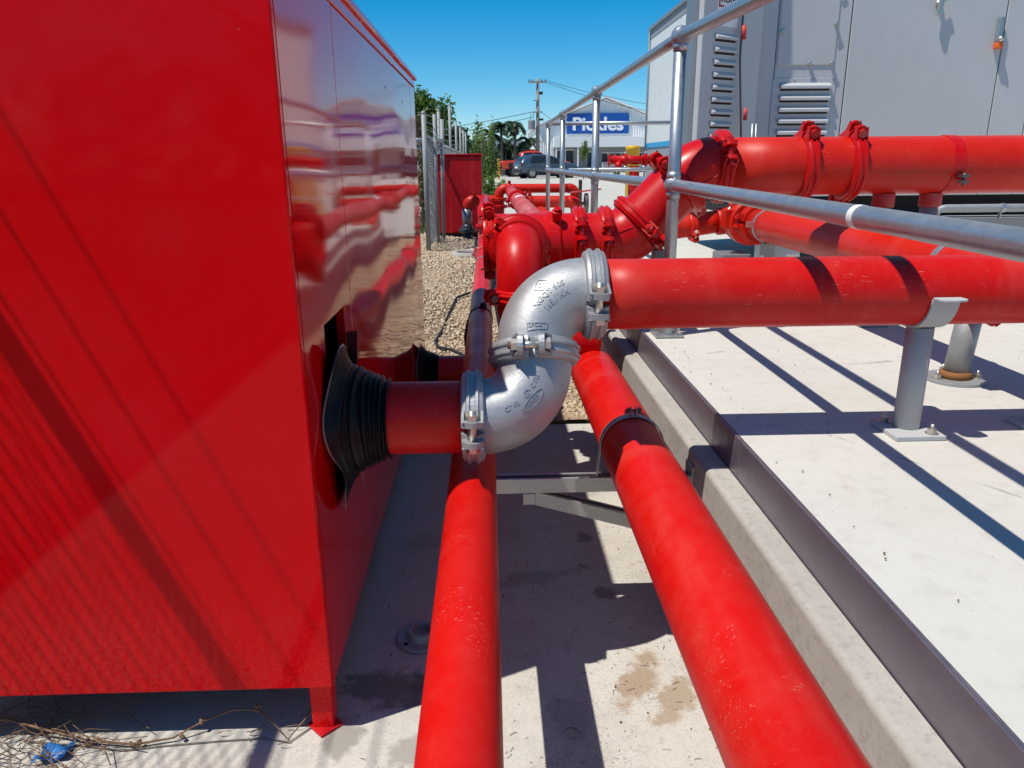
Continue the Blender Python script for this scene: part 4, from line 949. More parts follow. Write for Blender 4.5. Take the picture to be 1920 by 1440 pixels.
for x in (hx-.16, hx+.13): MB().sphere(V(x, hy-.08, -.085), .03, 12, 8).build('outlet_cap', M['alloy'], hb2)
for x in (hx-.15, hx+.165): MB().sphere(V(x, hy-.02, .13), .022, 10, 8).build('bleed_cap', M['alloy'], hb2)
MB().tube([V(hx-.01, hy-.1, -.52), V(hx-.12, hy-.14, -.52), V(hx-.27, hy-.14, -.54), V(hx-.285, hy-.14, -.57), V(hx-.285, hy-.14, PARK)], .016, 10).tube([V(hx-.05, hy-.12, -.52), V(hx+.1, hy-.12, -.50)], .035, 12).build('drain_pipe', M['galv_dull'], hb2)
def bollard(x, y, r, zt, lab, mt='yellow', zb=PARK):
    b = thing('bollard', lab, 'bollard', V(x, y, zb))
    MB().lathe([(zb, r), (zt-.09, r), (zt-.085, r*1.08), (zt-.03, r*1.08), (zt-.01, r*.9), (zt, .001)], V(x, y, 0), Z, 28, smooth=True).build('post', M[mt], b)
    MB().lathe([(0, r*1.005), (0, r*1.012), (.03, r*1.012), (.03, r*1.005)], V(x, y, zt-.3), Z, 28).build('band', M[mt], b)
bollard(2.46, 13.2, .112, .27, 'thick yellow bollard directly behind the red standpipe')
bollard(.63, 47.0, .09, .25, 'thin yellow bollard left of the orange utility vehicle')
bollard(1.85, 15.5, .035, -.33, 'thin black post on the car park behind the handrail', 'car_black')

# ================================================================== CARS
def wheel(t, x, y, z, r, w, rim='alloy', dark=False):
    ty = MB().lathe([(-w/2, r*.62), (-w/2, r*.92), (-w*.38, r), (w*.38, r), (w/2, r*.92), (w/2, r*.62), (-w/2, r*.62)], V(x, y, z), Y, 32, smooth=True).build('wheel', M['tyre'], t)
    rm = MB().lathe([(-w*.42, .001), (-w*.42, r*.16), (-w*.30, r*.2), (-w*.30, r*.5), (-w*.44, r*.58), (-w*.44, r*.64), (w*.3, r*.64), (w*.3, .001)], V(x, y, z), Y, 28)
    for k in range(9):
        a = k*2*math.pi/9; rm.obox(V(x+math.cos(a)*r*.36, y-w*.38, z+math.sin(a)*r*.36), V(math.cos(a), 0, math.sin(a)), Y, V(-math.sin(a), 0, math.cos(a)), r*.46, w*.14, r*.11)
    rm.build('rim', M['alloy'] if not dark else M['car_black'], ty)
def car(name, label, loc, rz, st, wheels, wr, paint, win, parts, group=None):
    """body lofted from stations (x, z_sill, z_belt, z_top, half width belt, half width top)"""
    t = thing(name, label, 'car', V(*loc), group); t.rotation_euler.z = 0
    mb = MB(); vs = []; m = 12
    for (x, zs, zb, zt, wb, wt) in st:
        ring_ = [(-wb*.93, zs), (-wb, zs+(zb-zs)*.35), (-wb, zs+(zb-zs)*.75), (-wb*.97, zb), (-(wt+.02), zt-.06*(zt-zb)), (-wt*.8, zt), (wt*.8, zt), (wt+.02, zt-.06*(zt-zb)), (wb*.97, zb), (wb, zs+(zb-zs)*.75), (wb, zs+(zb-zs)*.35), (wb*.93, zs)]
        vs += [V(x, yy, zz) for yy, zz in ring_]
    n = len(st); fs = [(i*m+j, i*m+(j+1) % m, (i+1)*m+(j+1) % m, (i+1)*m+j) for i in range(n-1) for j in range(m)]
    fs += [tuple(range(m)), tuple((n-1)*m+j for j in reversed(range(m)))]
    mb.add(vs, fs, True)
    b = mb.build('body', M[paint], t, (0, 0, 0)); b.modifiers.new('s', 'SUBSURF').levels = 1; b.modifiers['s'].render_levels = 1
    for (nm, poly, mt) in win:
        MB().prism([V(*p) for p in poly], V(0, -.012, 0)).build(nm, M[mt], t, (0, 0, 0))
        if nm == 'side_window': MB().prism([V(p[0], -p[1], p[2]) for p in poly], V(0, .012, 0)).build(nm, M[mt], t, (0, 0, 0))
    for (nm, lo, hi, mt, bev) in parts: MB().box(lo, hi).build(nm, M[mt], t, (0, 0, 0), bevel=bev)
    wx0, wx1, wy = wheels
    for x in (wx0, wx1):
        for y in (-wy, wy):
            MB().lathe([(0, wr*1.17), (.02, wr*1.17), (.02, .001)], V(x, y*1.01+(-.03 if y < 0 else .01), wr), Y, 28).build('wheel_arch', M['car_black'], t, (0, 0, 0))
    n0 = len(t.children)
    for x in (wx0, wx1):
        for y in (-wy, wy): wheel_at(t, x, y*1.04, wr)
    t.rotation_euler.z = rz
    return t
def wheel_at(t, x, y, r):
    w = .2
    ty = MB().lathe([(-w/2, r*.62), (-w/2, r*.92), (-w*.38, r), (w*.38, r), (w/2, r*.92), (w/2, r*.62), (-w/2, r*.62)], V(x, y, r), Y, 32, smooth=True).build('wheel', M['tyre'], t, (0, 0, 0))
    sg = -1 if y < 0 else 1
    rm = MB().lathe([(-w*.42*-sg, .001), (-w*.42*-sg, r*.16), (-w*.30*-sg, r*.2), (-w*.30*-sg, r*.5), (-w*.50*-sg, r*.58), (-w*.50*-sg, r*.64), (w*.3*-sg, r*.64)], V(x, y, r), Y, 28)
    for k in range(9):
        a = k*2*math.pi/9; rm.obox(V(x+math.cos(a)*r*.36, y+sg*w*.42, r+math.sin(a)*r*.36), V(math.cos(a), 0, math.sin(a)), Y, V(-math.sin(a), 0, math.cos(a)), r*.46, w*.14, r*.12)
    rm.build('rim', M['alloy'], ty, (0, 0, 0))
# hatchback: x along the car (nose +x), y- is the side seen
hst = [(-2.02, .38, .80, .86, .70, .60), (-1.98, .30, .93, 1.0, .80, .62), (-1.80, .24, .95, 1.28, .86, .56), (-1.45, .22, .94, 1.44, .88, .58), (-.6, .2, .93, 1.48, .89, .60), (.15, .2, .92, 1.44, .89, .58),
       (.62, .2, .92, 1.20, .88, .60), (1.0, .2, .90, .99, .88, .66), (1.6, .22, .80, .88, .86, .62), (1.95, .28, .66, .74, .78, .55), (2.05, .36, .56, .62, .62, .45)]
yw = -.80
hwin = [('side_window', [(-1.42, -.875, .98), (-.62, -.885, .97), (-.62, -.69, 1.38), (-1.22, -.70, 1.36)], 'glass'), ('side_window', [(-.56, -.885, .97), (.36, -.885, .96), (.10, -.70, 1.36), (-.56, -.69, 1.38)], 'glass'),
        ('side_window', [(.41, -.885, .96), (.80, -.885, .955), (.20, -.71, 1.33)], 'glass')]
car('hatchback_car', 'blue-grey hatchback car parked on the pale car park', (3.75, 50, PARK+.004), math.radians(17), hst, (-1.28, 1.28, .74), .33, 'car_blue', hwin,
    [('tail_lamp', (-2.02, -.80, .76), (-1.86, -.62, .94), 'lamp_red', .03), ('tail_lamp', (-2.02, .62, .76), (-1.86, .80, .94), 'lamp_red', .03), ('number_plate', (-2.06, -.25, .62), (-2.03, .25, .73), 'white', .005),
     ('rear_window', (-1.94, -.52, 1.0), (-1.86, .52, 1.22), 'glass', .02), ('door_mirror', (.48, -1.0, .95), (.66, -.86, 1.08), 'car_blue', .03), ('bumper', (-2.06, -.74, .30), (-1.95, .74, .56), 'car_black', .04), ('sill', (-.9, -.905, .18), (.9, -.86, .27), 'car_black', .01)])
ust = [(-2.65, .55, 1.02, 1.06, .84, .78), (-2.6, .5, 1.06, 1.10, .88, .80), (-1.3, .45, 1.08, 1.12, .90, .82), (-1.22, .42, 1.08, 1.14, .90, .80), (-1.14, .42, 1.08, 1.74, .90, .66), (-.4, .4, 1.08, 1.82, .91, .68), (.35, .4, 1.08, 1.78, .91, .66),
       (.95, .4, 1.08, 1.22, .91, .72), (1.7, .42, 1.02, 1.12, .90, .76), (2.35, .46, .92, 1.04, .88, .70), (2.6, .55, .80, .9, .78, .6)]
uwin = [('side_window', [(-1.0, -.905, 1.16), (-.30, -.905, 1.16), (-.30, -.74, 1.66), (-.95, -.74, 1.64)], 'glass'), ('side_window', [(-.22, -.905, 1.16), (.72, -.905, 1.15), (.36, -.74, 1.62), (-.22, -.74, 1.66)], 'glass')]
car('utility_vehicle', 'orange-red utility vehicle with open tray parked behind the hatchback', (3.35, 56, PARK+.004), math.radians(8), ust, (-1.55, 1.6, .78), .40, 'car_orange', uwin,
    [('tail_lamp', (-2.66, -.86, .78), (-2.56, -.74, 1.02), 'lamp_red', .02), ('rear_bumper', (-2.76, -.84, .42), (-2.55, .84, .60), 'car_black', .03), ('sports_bar', (-1.3, -.78, 1.12), (-1.22, .78, 1.5), 'car_black', .03), ('tray_liner', (-2.5, -.70, 1.085), (-1.32, .70, 1.15), 'car_black', .01),
     ('flare', (-2.05, -.955, .62), (-1.05, -.89, .95), 'car_black', .06), ('flare', (1.1, -.955, .62), (2.1, -.89, .95), 'car_black', .06), ('side_step', (-.9, -.98, .36), (1.0, -.88, .44), 'car_black', .02), ('roof_rack', (-.9, -.5, 1.80), (.2, .5, 1.86), 'car_black', .01)])

# ================================================================== BUILDINGS
PYD = 75.0
wb_ = thing('warehouse_building', 'white gabled warehouse with a blue shop sign and a white awning', 'building', V(11, PYD+10, PARK))
xl, xr, xa, ze, za = 4.95, 17.6, 11.25, 3.35, 5.75
def roofz(x): return ze+(za-ze)*(1-abs(x-xa)/(xa-xl))
mb = MB(); px_ = .24; n = int((xr-xl)/px_)
for i in range(n):                                     # ribbed cladding: every rib stands proud
    a = xl+i*px_; b = a+px_
    P = [(a, 0), (a+px_*.55, 0), (a+px_*.65, -.045), (a+px_*.9, -.045), (b, 0)]
    vs = [V(x, PYD+dy, PARK) for x, dy in P]+[V(x, PYD+dy, roofz(x)) for x, dy in P]
    mb.add(vs, [(j, j+1, j+6, j+5) for j in range(4)])
mb.build('ribbed_wall', M['white_wall'], wb_)
MB().box((xl, PYD+.02, PARK), (xr, PYD+22, ze)).build('side_wall', M['white_wall'], wb_)
for sg in (-1, 1):
    e = V(xa+sg*(xa-xl+.25), PYD-.35, ze-.05); r_ = V(xa, PYD-.35, za+.06)
    MB().prism([e, r_, r_+Z*.16, e+Z*.16], V(0, 22, 0)).build('roof', M['white'], wb_)
MB().box((6.2, PYD-1.9, 1.36), (15.4, PYD-.06, 2.28)).build('awning', M['white'], wb_, bevel=.02)
MB().box((6.3, PYD-.12, PARK), (15.4, PYD-.05, 1.355)).build('shop_front', M['base_grey'], wb_)
for x0, x1, z0, z1 in ((6.7, 8.2, -.3, 1.1), (9.6, 10.4, -.9, .9), (11.0, 12.1, -.2, .8), (12.3, 13.4, -.2, .8), (13.7, 14.8, -.2, .8)):
    w = MB().box((x0, PYD-.17, z0), (x1, PYD-.121, z1)).build('window', M['glass'], wb_)
    MB().box((x0-.06, PYD-.2, z1), (x1+.06, PYD-.122, z1+.07)).box((x0-.06, PYD-.2, z0-.07), (x1+.06, PYD-.122, z0)).box(((x0+x1)/2-.03, PYD-.19, z0), ((x0+x1)/2+.03, PYD-.171, z1)).build('frame', M['white'], w)
sg_ = MB().box((7.55, PYD-.20, 2.60), (13.45, PYD-.05, 4.42)).build('shop_sign', M['blue'], wb_, bevel=.01)
vs, fs = text_geo('Pickles', 1.62, .02, .045, 'LEFT', 4); wx = max(p.x for p in vs); sc_ = 4.92/wx
MB().add([V(8.03+p.x*sc_, PYD-.225-p.z, 2.93+p.y*1.02) for p in vs], fs).build('sign_lettering', M['letter'], sg_)
for x in (6.35, 8.4, 15.2): MB().box((x, PYD-1.85, PARK), (x+.12, PYD-1.73, 1.36)).build('awning_post', M['white'], wb_)
rl = thing('shop_railing', 'low white railing in front of the warehouse windows', 'railing', V(11.5, PYD-3, PARK))
for z in (-.1, -.38, -.62): MB().box((10.6, PYD-3.03, z), (14.5, PYD-2.97, z+.05)).build('rail', M['white'], rl)
for x in (10.6, 11.9, 13.2, 14.45): MB().box((x, PYD-3.04, PARK), (x+.06, PYD-2.96, -.05)).build('post', M['white'], rl)

tb = thing('tall_building', 'tall pale clad building with a blue trim line beyond the open generator door', 'building', V(12, 30, PARK))
TX, TY1, TY0, TZ = 9.15, 45.0, 14.0, 7.05
ys_ = [TY1-i*3.4 for i in range(10)]
for a, b in zip(ys_[:-1], ys_[1:]):
    MB().box((TX, b+.03, 1.0), (TX+.12, a-.03, TZ-.55)).build('wall_panel', M['tall_wall'], tb, bevel=.01)
    MB().box((TX+.02, b+.02, PARK), (TX+.13, a-.02, .745)).build('base_panel', M['base_grey'], tb, bevel=.01)
MB().box((TX+.08, TY0, PARK), (TX+14, TY1-.02, TZ-.1)).build('core', M['tall_wall'], tb)
MB().box((TX-.03, TY0, .75), (TX+.14, TY1, .995)).build('blue_trim', M['stripe'], tb, bevel=.01)
MB().box((TX-.12, TY0, TZ-.12), (TX+14.2, TY1+.1, TZ+.06)).build('roof_edge', M['gen_dark'], tb)
MB().box((TX-.02, TY0, TZ-.545), (TX+.12, TY1, TZ-.125)).build('eave_band', M['base_grey'], tb)
for i in range(8): MB().box((TX-.02, 31.6, 2.6+i*.19), (TX-.002, 33.2, 2.7+i*.19)).build('vent_slat', M['base_grey'], tb)
MB().cyl(V(TX-.08, TY1-.1, PARK), V(TX-.08, TY1-.1, TZ-.2), .05, 10).build('downpipe', M['gen_dark'], tb)

hs = thing('house', 'small house with a dark roof half hidden behind the palms', 'building', V(.3, 66, PARK))
MB().box((-5, 66, PARK), (2.6, 72, 1.1)).build('wall', M['brick'], hs)
MB().prism([V(-5.4, 65.4, 1.1), V(-5.4, 72.6, 1.1), V(-5.4, 69, 2.0)], V(8.5, 0, 0)).build('roof', M['gen_dark'], hs)
for x in (-3.2, -1.4, 1.0): MB().box((x, 65.95, -.1), (x+1.0, 65.998, .8)).build('window', M['glass'], hs)
tag(MB().box((-12, 64.5, PARK), (1.2, 64.65, .55)).build('boundary_wall', M['stone'], None, V(-5, 60, PARK)), 'low pale boundary wall beyond the palms', 'wall')

# ================================================================== POWER POLE AND LINES
PX, PYp = 3.83, 60.0
pp = thing('power_pole', 'timber power pole with crossarm and transformer', 'power pole', V(PX, PYp, PARK))
MB().tube([V(PX, PYp, PARK), V(PX, PYp, 6.05)], [.17, .11], 14).build('pole', M['pole'], pp)
MB().box((PX-.72, PYp-.2, 5.72), (PX+.62, PYp-.1, 5.84)).build('crossarm', M['pole'], pp)
for x in (-.66, -.42, .28, .56): MB().lathe([(0, .03), (.03, .05), (.06, .03), (.09, .05), (.13, .02)], V(PX+x, PYp-.15, 5.84), Z, 10).build('insulator', M['wire'], pp)
MB().box((PX-.45, PYp-.2, 3.62), (PX+.35, PYp-.1, 3.70)).box((PX-.35, PYp-.2, 4.45), (PX+.15, PYp-.1, 4.52)).build('lower_arm', M['pole'], pp)
MB().lathe([(0, .001), (0, .26), (.04, .27), (.62, .27), (.66, .24), (.68, .001)], V(PX-.48, PYp-.3, 2.42), Z, 18).build('transformer', M['base_grey'], pp)
for dx in (-.6, -.4): MB().cyl(V(PX+dx, PYp-.3, 3.08), V(PX+dx+.08, PYp-.3, 3.6), .02, 6).build('bushing', M['wire'], pp)
MB().box((PX+.1, PYp-.25, 3.05), (PX+.42, PYp-.12, 3.2)).box((PX+.08, PYp-.22, 4.9), (PX+.36, PYp-.1, 5.1)).build('fuse_bracket', M['wire'], pp)
def wire(p0, p1, sag, lab, r=.016):
    p0 = Vector(p0); p1 = Vector(p1)
    o = MB().tube([p0.lerp(p1, k/20)-Z*sag*4*(k/20)*(1-k/20) for k in range(21)], r, 5, cap=False).build('power_line', M['wire'], None, p0)
    tag(o, lab, 'power line')
wire((PX-.5, PYp, 3.66), (-26, 66, 3.2), 1.3, 'upper power line sagging left from the pole', .022)
wire((PX-.4, PYp, 3.3), (-26, 66, 2.4), 1.25, 'middle power line sagging left from the pole', .022)
wire((PX-.3, PYp, 2.35), (-26, 64, 2.3), .3, 'lowest power line running left from the pole', .014)
wire((PX+.55, PYp, 5.9), (30, 70, 4.6), 1.2, 'top power line running right from the crossarm', .016)
wire((PX+.3, PYp, 5.88), (30, 72, 4.2), 1.5, 'second power line running right from the crossarm', .016)
wire((PX+.3, PYp, 3.65), (10.5, 74.5, 2.6), .5, 'service line from the pole to the warehouse', .018)

# ================================================================== TREES AND PLANTS
def leaves(blobs, n, size, seed, droop=.0, flat=.6):
    """leaf quads spread through the crown; blobs = (centre, radii)"""
    r = random.Random(seed); mb = MB(); wts = [b[1][0]*b[1][1]*b[1][2] for b in blobs]
    vs = []; fs = []
    for _ in range(n):
        c, rad = r.choices(blobs, wts)[0]
        d = Vector((r.gauss(0, 1), r.gauss(0, 1), r.gauss(0, 1))).normalized(); q = r.random()**.42*(1+.16*r.gauss(0, 1))
        p = Vector(c)+Vector((d.x*rad[0], d.y*rad[1], d.z*rad[2]))*q
        a = Vector((r.gauss(0, 1), r.gauss(0, 1), r.gauss(0, 1)*flat-droop)).normalized(); b = a.orthogonal().normalized()
        b = (Quaternion(a, r.uniform(0, 6.28)) @ b); L = size*r.uniform(.6, 1.4); W = L*r.uniform(.35, .6)
        k = len(vs); vs += [p-a*L/2, p+b*W/2, p+a*L/2, p-b*W/2]; fs.append((k, k+1, k+2, k+3))
    return mb.add(vs, fs)
def tree(name, label, base, h, blobs, n, size, m_, seed, tr=.12, group=None, limbs=6):
    base = Vector(base); t = thing(name, label, 'tree', base, group); r = random.Random(seed)
    mb = MB(); top = base+Z*h*.75; mb.tube([base, base+Z*h*.35+V(.04*h*.3, 0, 0), top], [tr, tr*.75, tr*.3], 10)
    for i in range(limbs):
        c, rad = blobs[i % len(blobs)]; s = base+Z*h*(.3+.35*r.random())
        e = Vector(c)+V(r.uniform(-.6, .6)*rad[0], r.uniform(-.6, .6)*rad[1], r.uniform(-.3, .6)*rad[2]); mb.tube([s, s.lerp(e, .5)+Z*.1*h*.2, e], [tr*.45, tr*.3, tr*.1], 7)
    mb.build('trunk', M['bark'], t)
    leaves(blobs, n, size, seed).build('crown', M[m_], t)
    return t
def blobs_at(c, R, n, seed, spread=.75, rr=(.38, .6)):
    r = random.Random(seed); out = []
    for _ in range(n):
        d = Vector((r.gauss(0, 1), r.gauss(0, 1), r.gauss(0, .9))).normalized()*r.random()**.5
        k = r.uniform(*rr); out.append((Vector(c)+V(d.x*R[0]*spread, d.y*R[1]*spread, d.z*R[2]*spread), (R[0]*k, R[1]*k, R[2]*k)))
    return out
tree('broadleaf_tree', 'large bright green broadleaf tree behind the tall fence at left', (-3.4, 42, PARK), 4.8, blobs_at((-3.2, 42, 2.45), (1.75, 1.9, 1.45), 14, 3), 5200, .24, 'leaf', 3, .22)
tree('broadleaf_tree', 'dark green tree mass low behind the tall fence', (-2.6, 46, PARK), 3.4, blobs_at((-2.5, 46, .9), (1.5, 1.2, 1.3), 8, 5), 2600, .24, 'leaf_dark', 5, .15)
def shrub(name, label, base, h, w, n, size, m_, seed, stems=6, cat='shrub'):
    base = Vector(base); t = thing(name, label, cat, base); r = random.Random(seed); mb = MB(); bl = []
    for i in range(stems):
        a = r.uniform(0, 6.28); e = base+V(math.cos(a)*w*r.random(), math.sin(a)*w*r.random(), h*r.uniform(.7, 1.0)); mb.tube([base, base.lerp(e, .5)+V(0, 0, .1*h), e], [.018*h, .012*h, .005*h], 6)
        for k in range(4): q = .35+.65*k/3; bl.append((base.lerp(e, q), (w*.42*(1.1-q*.6), w*.42*(1.1-q*.6), h*.16)))
    mb.build('stems', M['bark'], t); leaves(bl, n, size, seed).build('foliage', M[m_], t); return t
shrub('tall_shrub', 'tall light green leafy shrub right of the small red cabinet', (-.27, 19.5, PARK), 1.95, .34, 1700, .085, 'leaf_light', 21)
shrub('tall_shrub', 'pale green spindly shrub further back beside the tall shrub', (.10, 26, PARK), 2.1, .38, 1200, .11, 'leaf_light', 22)
shrub('low_shrub', 'bright green low bush at the car park edge', (.05, 21.5, PARK), .62, .42, 1500, .07, 'leaf_light', 23, 5)
shrub('low_shrub', 'dark bush behind the tall shrubs', (-.2, 34, PARK), 1.5, 1.3, 1800, .16, 'leaf_dark', 24, 6)
vn = thing('fence_vine', 'brownish green creeper climbing the fence behind the enclosure end', 'creeper', V(-.95, 10.6, PARK))
leaves([(V(-.93+.03*math.sin(i*2.1), 10.9+.1*math.cos(i), -.75+i*.16), (.085, .12, .14)) for i in range(9)], 1500, .05, 31).build('foliage', M['vine'], vn)
MB().tube([V(-.95, 10.9, PARK), V(-.92, 10.9, -.2), V(-.94, 10.9, .6)], [.02, .015, .006], 6).build('stems', M['bark'], vn)
gr = thing('grass_tuft', 'patch of green grass on the gravel outside the fence', 'grass', V(-.9, 11.2, PARK))
r = random.Random(4); mb = MB()
for _ in range(900):
    p = V(r.uniform(-1.3, -.76), r.uniform(10.7, 13.5), PARK); a = r.uniform(0, 6.28); d = V(math.cos(a)*.03, math.sin(a)*.03, 0); h = r.uniform(.08, .26)
    mb.add([p-d*.2, p+d*.2, p+d*2.2+Z*h], [(0, 1, 2)])
mb.build('blades', M['grass'], gr)
def palm(label, base, h, n, L, seed, lean=(0, 0)):
    base = Vector(base); t = thing('palm_tree', label, 'palm tree', base, 'palms in front of the warehouse'); r = random.Random(seed)
    top = base+V(lean[0], lean[1], h); MB().tube([base, base.lerp(top, .5)+V(-lean[0]*.15, 0, 0), top], [.13, .10, .09], 10).build('trunk', M['bark'], t)
    for i in range(n):
        a = 2*math.pi*i/n+r.uniform(-.25, .25); el = r.uniform(-.1, 1.15); d = V(math.cos(a)*math.cos(el), math.sin(a)*math.cos(el), math.sin(el)); mb = MB(); pts = []
        p = top.copy(); dirv = d.copy(); k = 9
        for j in range(k+1):
            pts.append(p.copy()); dirv = (dirv+V(0, 0, -.17-.05*j*.3)).normalized(); p = p+dirv*L/k
        mb.tube(pts, [.022*(1-j/k)+.004 for j in range(k+1)], 4)
        for j in range(1, k+1):
            for q in range(3):
                f = j-1+(q+.5)/3; b0 = pts[int(f)].lerp(pts[min(int(f)+1, k)], f-int(f)); tg = (pts[min(int(f)+1, k)]-pts[int(f)]).normalized()
                sd = tg.cross(Z).normalized() if abs(tg.z) < .98 else X
                for sg in (-1, 1):
                    ll = L*.30*math.sin(math.pi*min(1, .12+.88*f/k))**.7+.08; e = b0+(sd*sg*.75+tg*.55-Z*.35).normalized()*ll; wv = tg*.035
                    mb.add([b0-wv, b0+wv, e], [(0, 1, 2)])
        mb.build('frond', M['palm'], t)
palm('palm with arching crown, leftmost of the palms by the pole', (1.08, 60, PARK), 3.6, 15, 1.35, 41, (-.05, 0))
palm('tall slender palm, middle of the palms by the pole', (2.05, 60.5, PARK), 3.8, 14, 1.25, 42, (.1, 0))
palm('lower palm, nearest the power pole', (3.1, 61, PARK), 2.6, 14, 1.25, 43, (.05, 0))
palm('short dark palm between the taller palms', (2.5, 62, PARK), 2.0, 15, 1.5, 44, (0, 0))
palm('feathery palm behind the tall shrubs', (.25, 61, PARK), 3.0, 14, 1.3, 46, (.05, 0))
palm('low spreading palm behind the orange vehicle', (1.45, 62.5, PARK), 2.3, 16, 1.6, 47, (0, 0))
palm('bushy palm low behind the tall fence', (-1.75, 40, PARK), 2.2, 15, 1.5, 45, (0, 0))
struct(leaves([(V(1.3+i*.42, 63, .45+.35*math.sin(i*1.7)), (.6, .6, .9)) for i in range(-14, 5)], 7000, .24, 51).build('far_thicket', M['leaf_dark']), 'stuff')
tree('young_tree', 'young slender green tree in front of the warehouse', (5.55, 45, PARK), 1.9, [(V(5.55, 45, .55), (.32, .32, .45)), (V(5.62, 45, 1.0), (.2, .2, .3))], 420, .13, 'leaf', 61, .03)
shrub('potted_shrub', 'small pale green shrub by the warehouse railing', (8.35, 50, PARK), .6, .35, 260, .12, 'leaf', 62, 4)
# distant tree line on the horizon
r = random.Random(9)
struct(leaves([(V(-90+i*6.2+r.uniform(-2, 2), 130+r.uniform(-6, 6), 0+r.uniform(-.2, 1.2)), (4.2, 2.5, r.uniform(2.0, 3.4))) for i in range(34)], 9000, 1.1, 52).build('far_woodland', M['leaf_dark']), 'stuff')

# ================================================================== LITTER IN THE PIT
vt = thing('dry_vine', 'dry knotted brown vine lying along the floor in front of the enclosure', 'dry vine', V(-.75, 1.42, FLOOR))
P = [(-1.24, 1.30, .055), (-1.10, 1.335, .045), (-1.0, 1.32, .022), (-.90, 1.30, .010), (-.80, 1.285, .010), (-.72, 1.30, .012), (-.66, 1.33, .03), (-.60, 1.345, .045), (-.545, 1.345, .045), (-.50, 1.32, .02), (-.465, 1.29, .008), (-.43, 1.335, .03), (-.40, 1.38, .07)]
MB().tube([V(x, y+.09, FLOOR+z) for x, y, z in P], [.0028, .0032, .003, .0026, .0028, .0024, .0022, .0024, .0022, .0018, .002, .0016, .001], 6).build('stem', M['twig'], vt)
P = [(-1.05, 1.31, .006), (-.93, 1.295, .004), (-.82, 1.275, .004), (-.74, 1.285, .004), (-.62, 1.295, .004), (-.52, 1.30, .004), (-.462, 1.285, .004), (-.41, 1.345, .004)]
MB().tube([V(x, y+.09, FLOOR+z) for x, y, z in P], .0015, 6).build('stem', M['twig_grey'], vt)
for x, y, z in ((-1.10, 1.335, .045), (-.90, 1.295, .010), (-.80, 1.283, .01), (-.79, 1.284, .012), (-.66, 1.33, .03), (-.545, 1.345, .045), (-.40, 1.38, .07), (-.70, 1.305, .012)):
    mb = MB()
    for k in range(5): mb.sphere(V(x+rnd.uniform(-.008, .008), y+.09+rnd.uniform(-.006, .006), FLOOR+z+rnd.uniform(-.003, .006)), rnd.uniform(.0025, .0055), 6, 4)
    mb.build('knot', M['twig'], vt)
for k in range(16):
    x = rnd.uniform(-1.15, -.45); a = rnd.uniform(-.8, .8); L = rnd.uniform(.02, .06); p = V(x, 1.375+rnd.uniform(-.03, .04), FLOOR+.012)
    MB().tube([p, p+V(math.cos(a)*L*.5, math.sin(a)*L*.5, .006), p+V(math.cos(a+.4)*L, math.sin(a+.4)*L, -.004)], [.0014, .001, .0005], 5).build('side_shoot', M['twig'], vt)
tw = thing('dry_twig', 'single thin dark twig standing out on the floor below the enclosure', 'twig', V(-.74, 1.25, FLOOR))
MB().tube([V(-.755, 1.285, FLOOR+.004), V(-.745, 1.255, FLOOR+.006), V(-.728, 1.235, FLOOR+.005), V(-.732, 1.20, FLOOR+.004)], [.0015, .0025, .0036, .002], 6).build('stem', M['twig_grey'], tw)
dg_ = MB(); r = random.Random(77)
for i in range(85):
    c = V(-1.16+.34*r.random()**1.6, r.uniform(1.26, 1.50), FLOOR+.004); a = r.uniform(-.9, .5); L = r.uniform(.06, .24); d = V(math.cos(a), math.sin(a), 0); nrm_ = V(-d.y, d.x, 0); bow = r.uniform(-.05, .05)
    dg_.tube([c-d*L/2+Z*r.uniform(0, .02), c-d*L*.2+nrm_*bow*.6+Z*r.uniform(0, .04), c+d*L*.2+nrm_*bow*.6+Z*r.uniform(0, .04), c+d*L/2+Z*r.uniform(0, .02)], r.uniform(.0006, .0013), 4, cap=False)
o = dg_.build('dry_grass', M['twig'], None, V(-.95, 1.2, FLOOR)); struct(o, 'stuff'); o['label'] = 'tangle of dry grass stalks at the foot of the fence'
mb = MB(); vs = []; fs = []
for i in range(7):
    for j in range(5): vs.append(V(-.995+i*.0105+.004*math.sin(j*2+i), 1.325+j*.012+i*.003+.003*math.sin(i*3), FLOOR+.012+.010*math.sin(i*1.1+j*1.7)))
fs = [(i*5+j, (i+1)*5+j, (i+1)*5+j+1, i*5+j+1) for i in range(6) for j in range(4)]
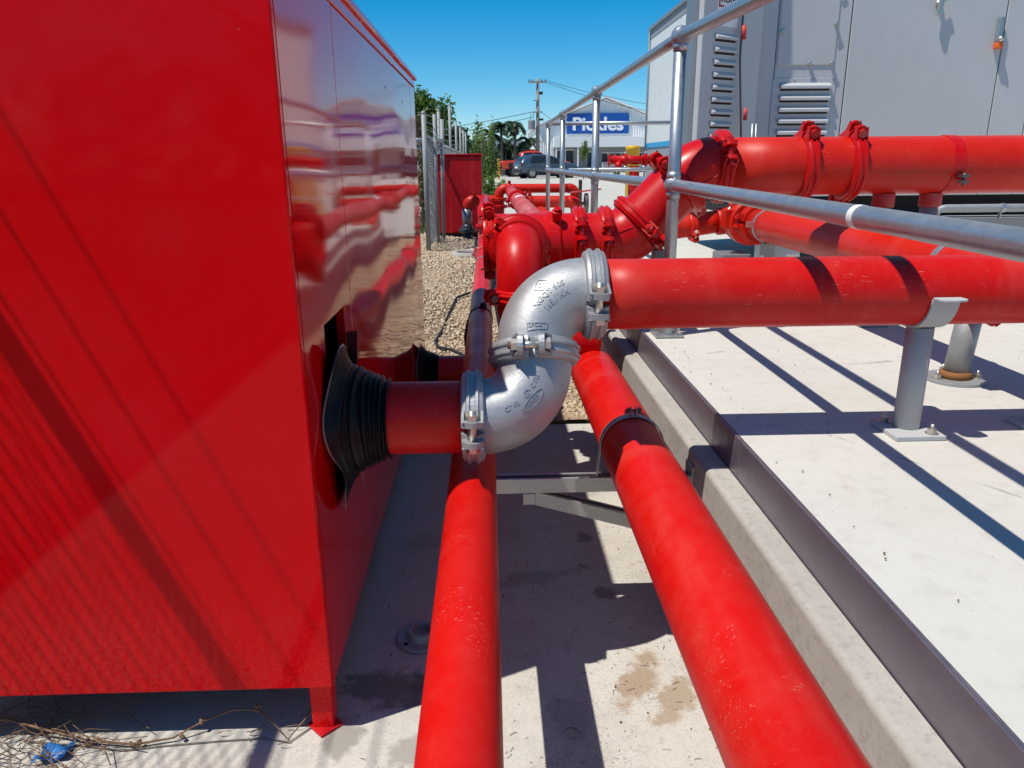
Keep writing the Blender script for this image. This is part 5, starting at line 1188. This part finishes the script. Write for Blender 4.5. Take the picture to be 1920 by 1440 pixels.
mb.add(vs, fs, True); o = mb.build('plastic_scrap', M['plastic_blue'], None, V(-.96, 1.35, FLOOR)); o.modifiers.new('t', 'SOLIDIFY').thickness = .001
tag(o, 'crumpled blue plastic scrap caught in the dry grass', 'plastic scrap')
# twigs, leaves and grit blown over the floor and the slab edge
mb = MB(); r = random.Random(5)
for i in range(520):
    q = r.random(); cl = r.choice([(.2, 2.2), (-.1, 2.5), (.35, 1.6), (.1, 1.3), (.25, 2.9)]); x = .54-abs(r.gauss(0, .04)) if q < .3 else (r.uniform(-.36, .52) if q < .5 else cl[0]+r.gauss(0, .09)); y = 3.4-2.7*r.random()**.8 if q < .5 else cl[1]+r.gauss(0, .14); a = r.gauss(.6, .9); L = .003+.02*r.random()**2.5; d = V(math.cos(a), math.sin(a), 0); p = V(x, y, FLOOR+.0015)
    mb.tube([p-d*L/2, p+d*L*.1+V(r.uniform(-.002, .002), 0, .002), p+d*L/2], r.uniform(.0004, .0008), 3, cap=False)
for i in range(70):
    x = r.uniform(-.35, .5); y = r.uniform(.8, 3.4); s = r.uniform(.002, .005); p = V(x, y, FLOOR+s*.5); mb.obox(p, V(.8, .6, 0), V(-.6, .8, 0), Z, s, s*.8, s*.7)
o = mb.build('floor_litter', M['twig']); struct(o, 'stuff'); o['label'] = 'fine twigs and grit scattered on the pit floor'
mb = MB()
for i in range(60):
    x = .64+abs(r.gauss(0, .05)) if r.random() < .6 else r.uniform(.65, 2.2); y = r.uniform(.8, 3.8); s = r.uniform(.001, .003); mb.obox(V(x, y, SLAB+s*.45+.003), V(.8, .6, 0), V(-.6, .8, 0), Z, s*1.5, s, s*.7)
o = mb.build('slab_grit', M['twig']); struct(o, 'stuff'); o['label'] = 'grit scattered along the edge of the slab'

# trees added behind the viewpoint, out of view, to darken reflections in the red paint
r = random.Random(19)
struct(leaves([(V(-26+i*3.4+r.uniform(-1, 1), -20+r.uniform(-3, 3), .4+r.uniform(-.3, 1.0)), (2.6, 1.8, r.uniform(1.6, 2.8))) for i in range(16)], 5200, .6, 54).build('added_rear_thicket', M['leaf_dark']), 'stuff')
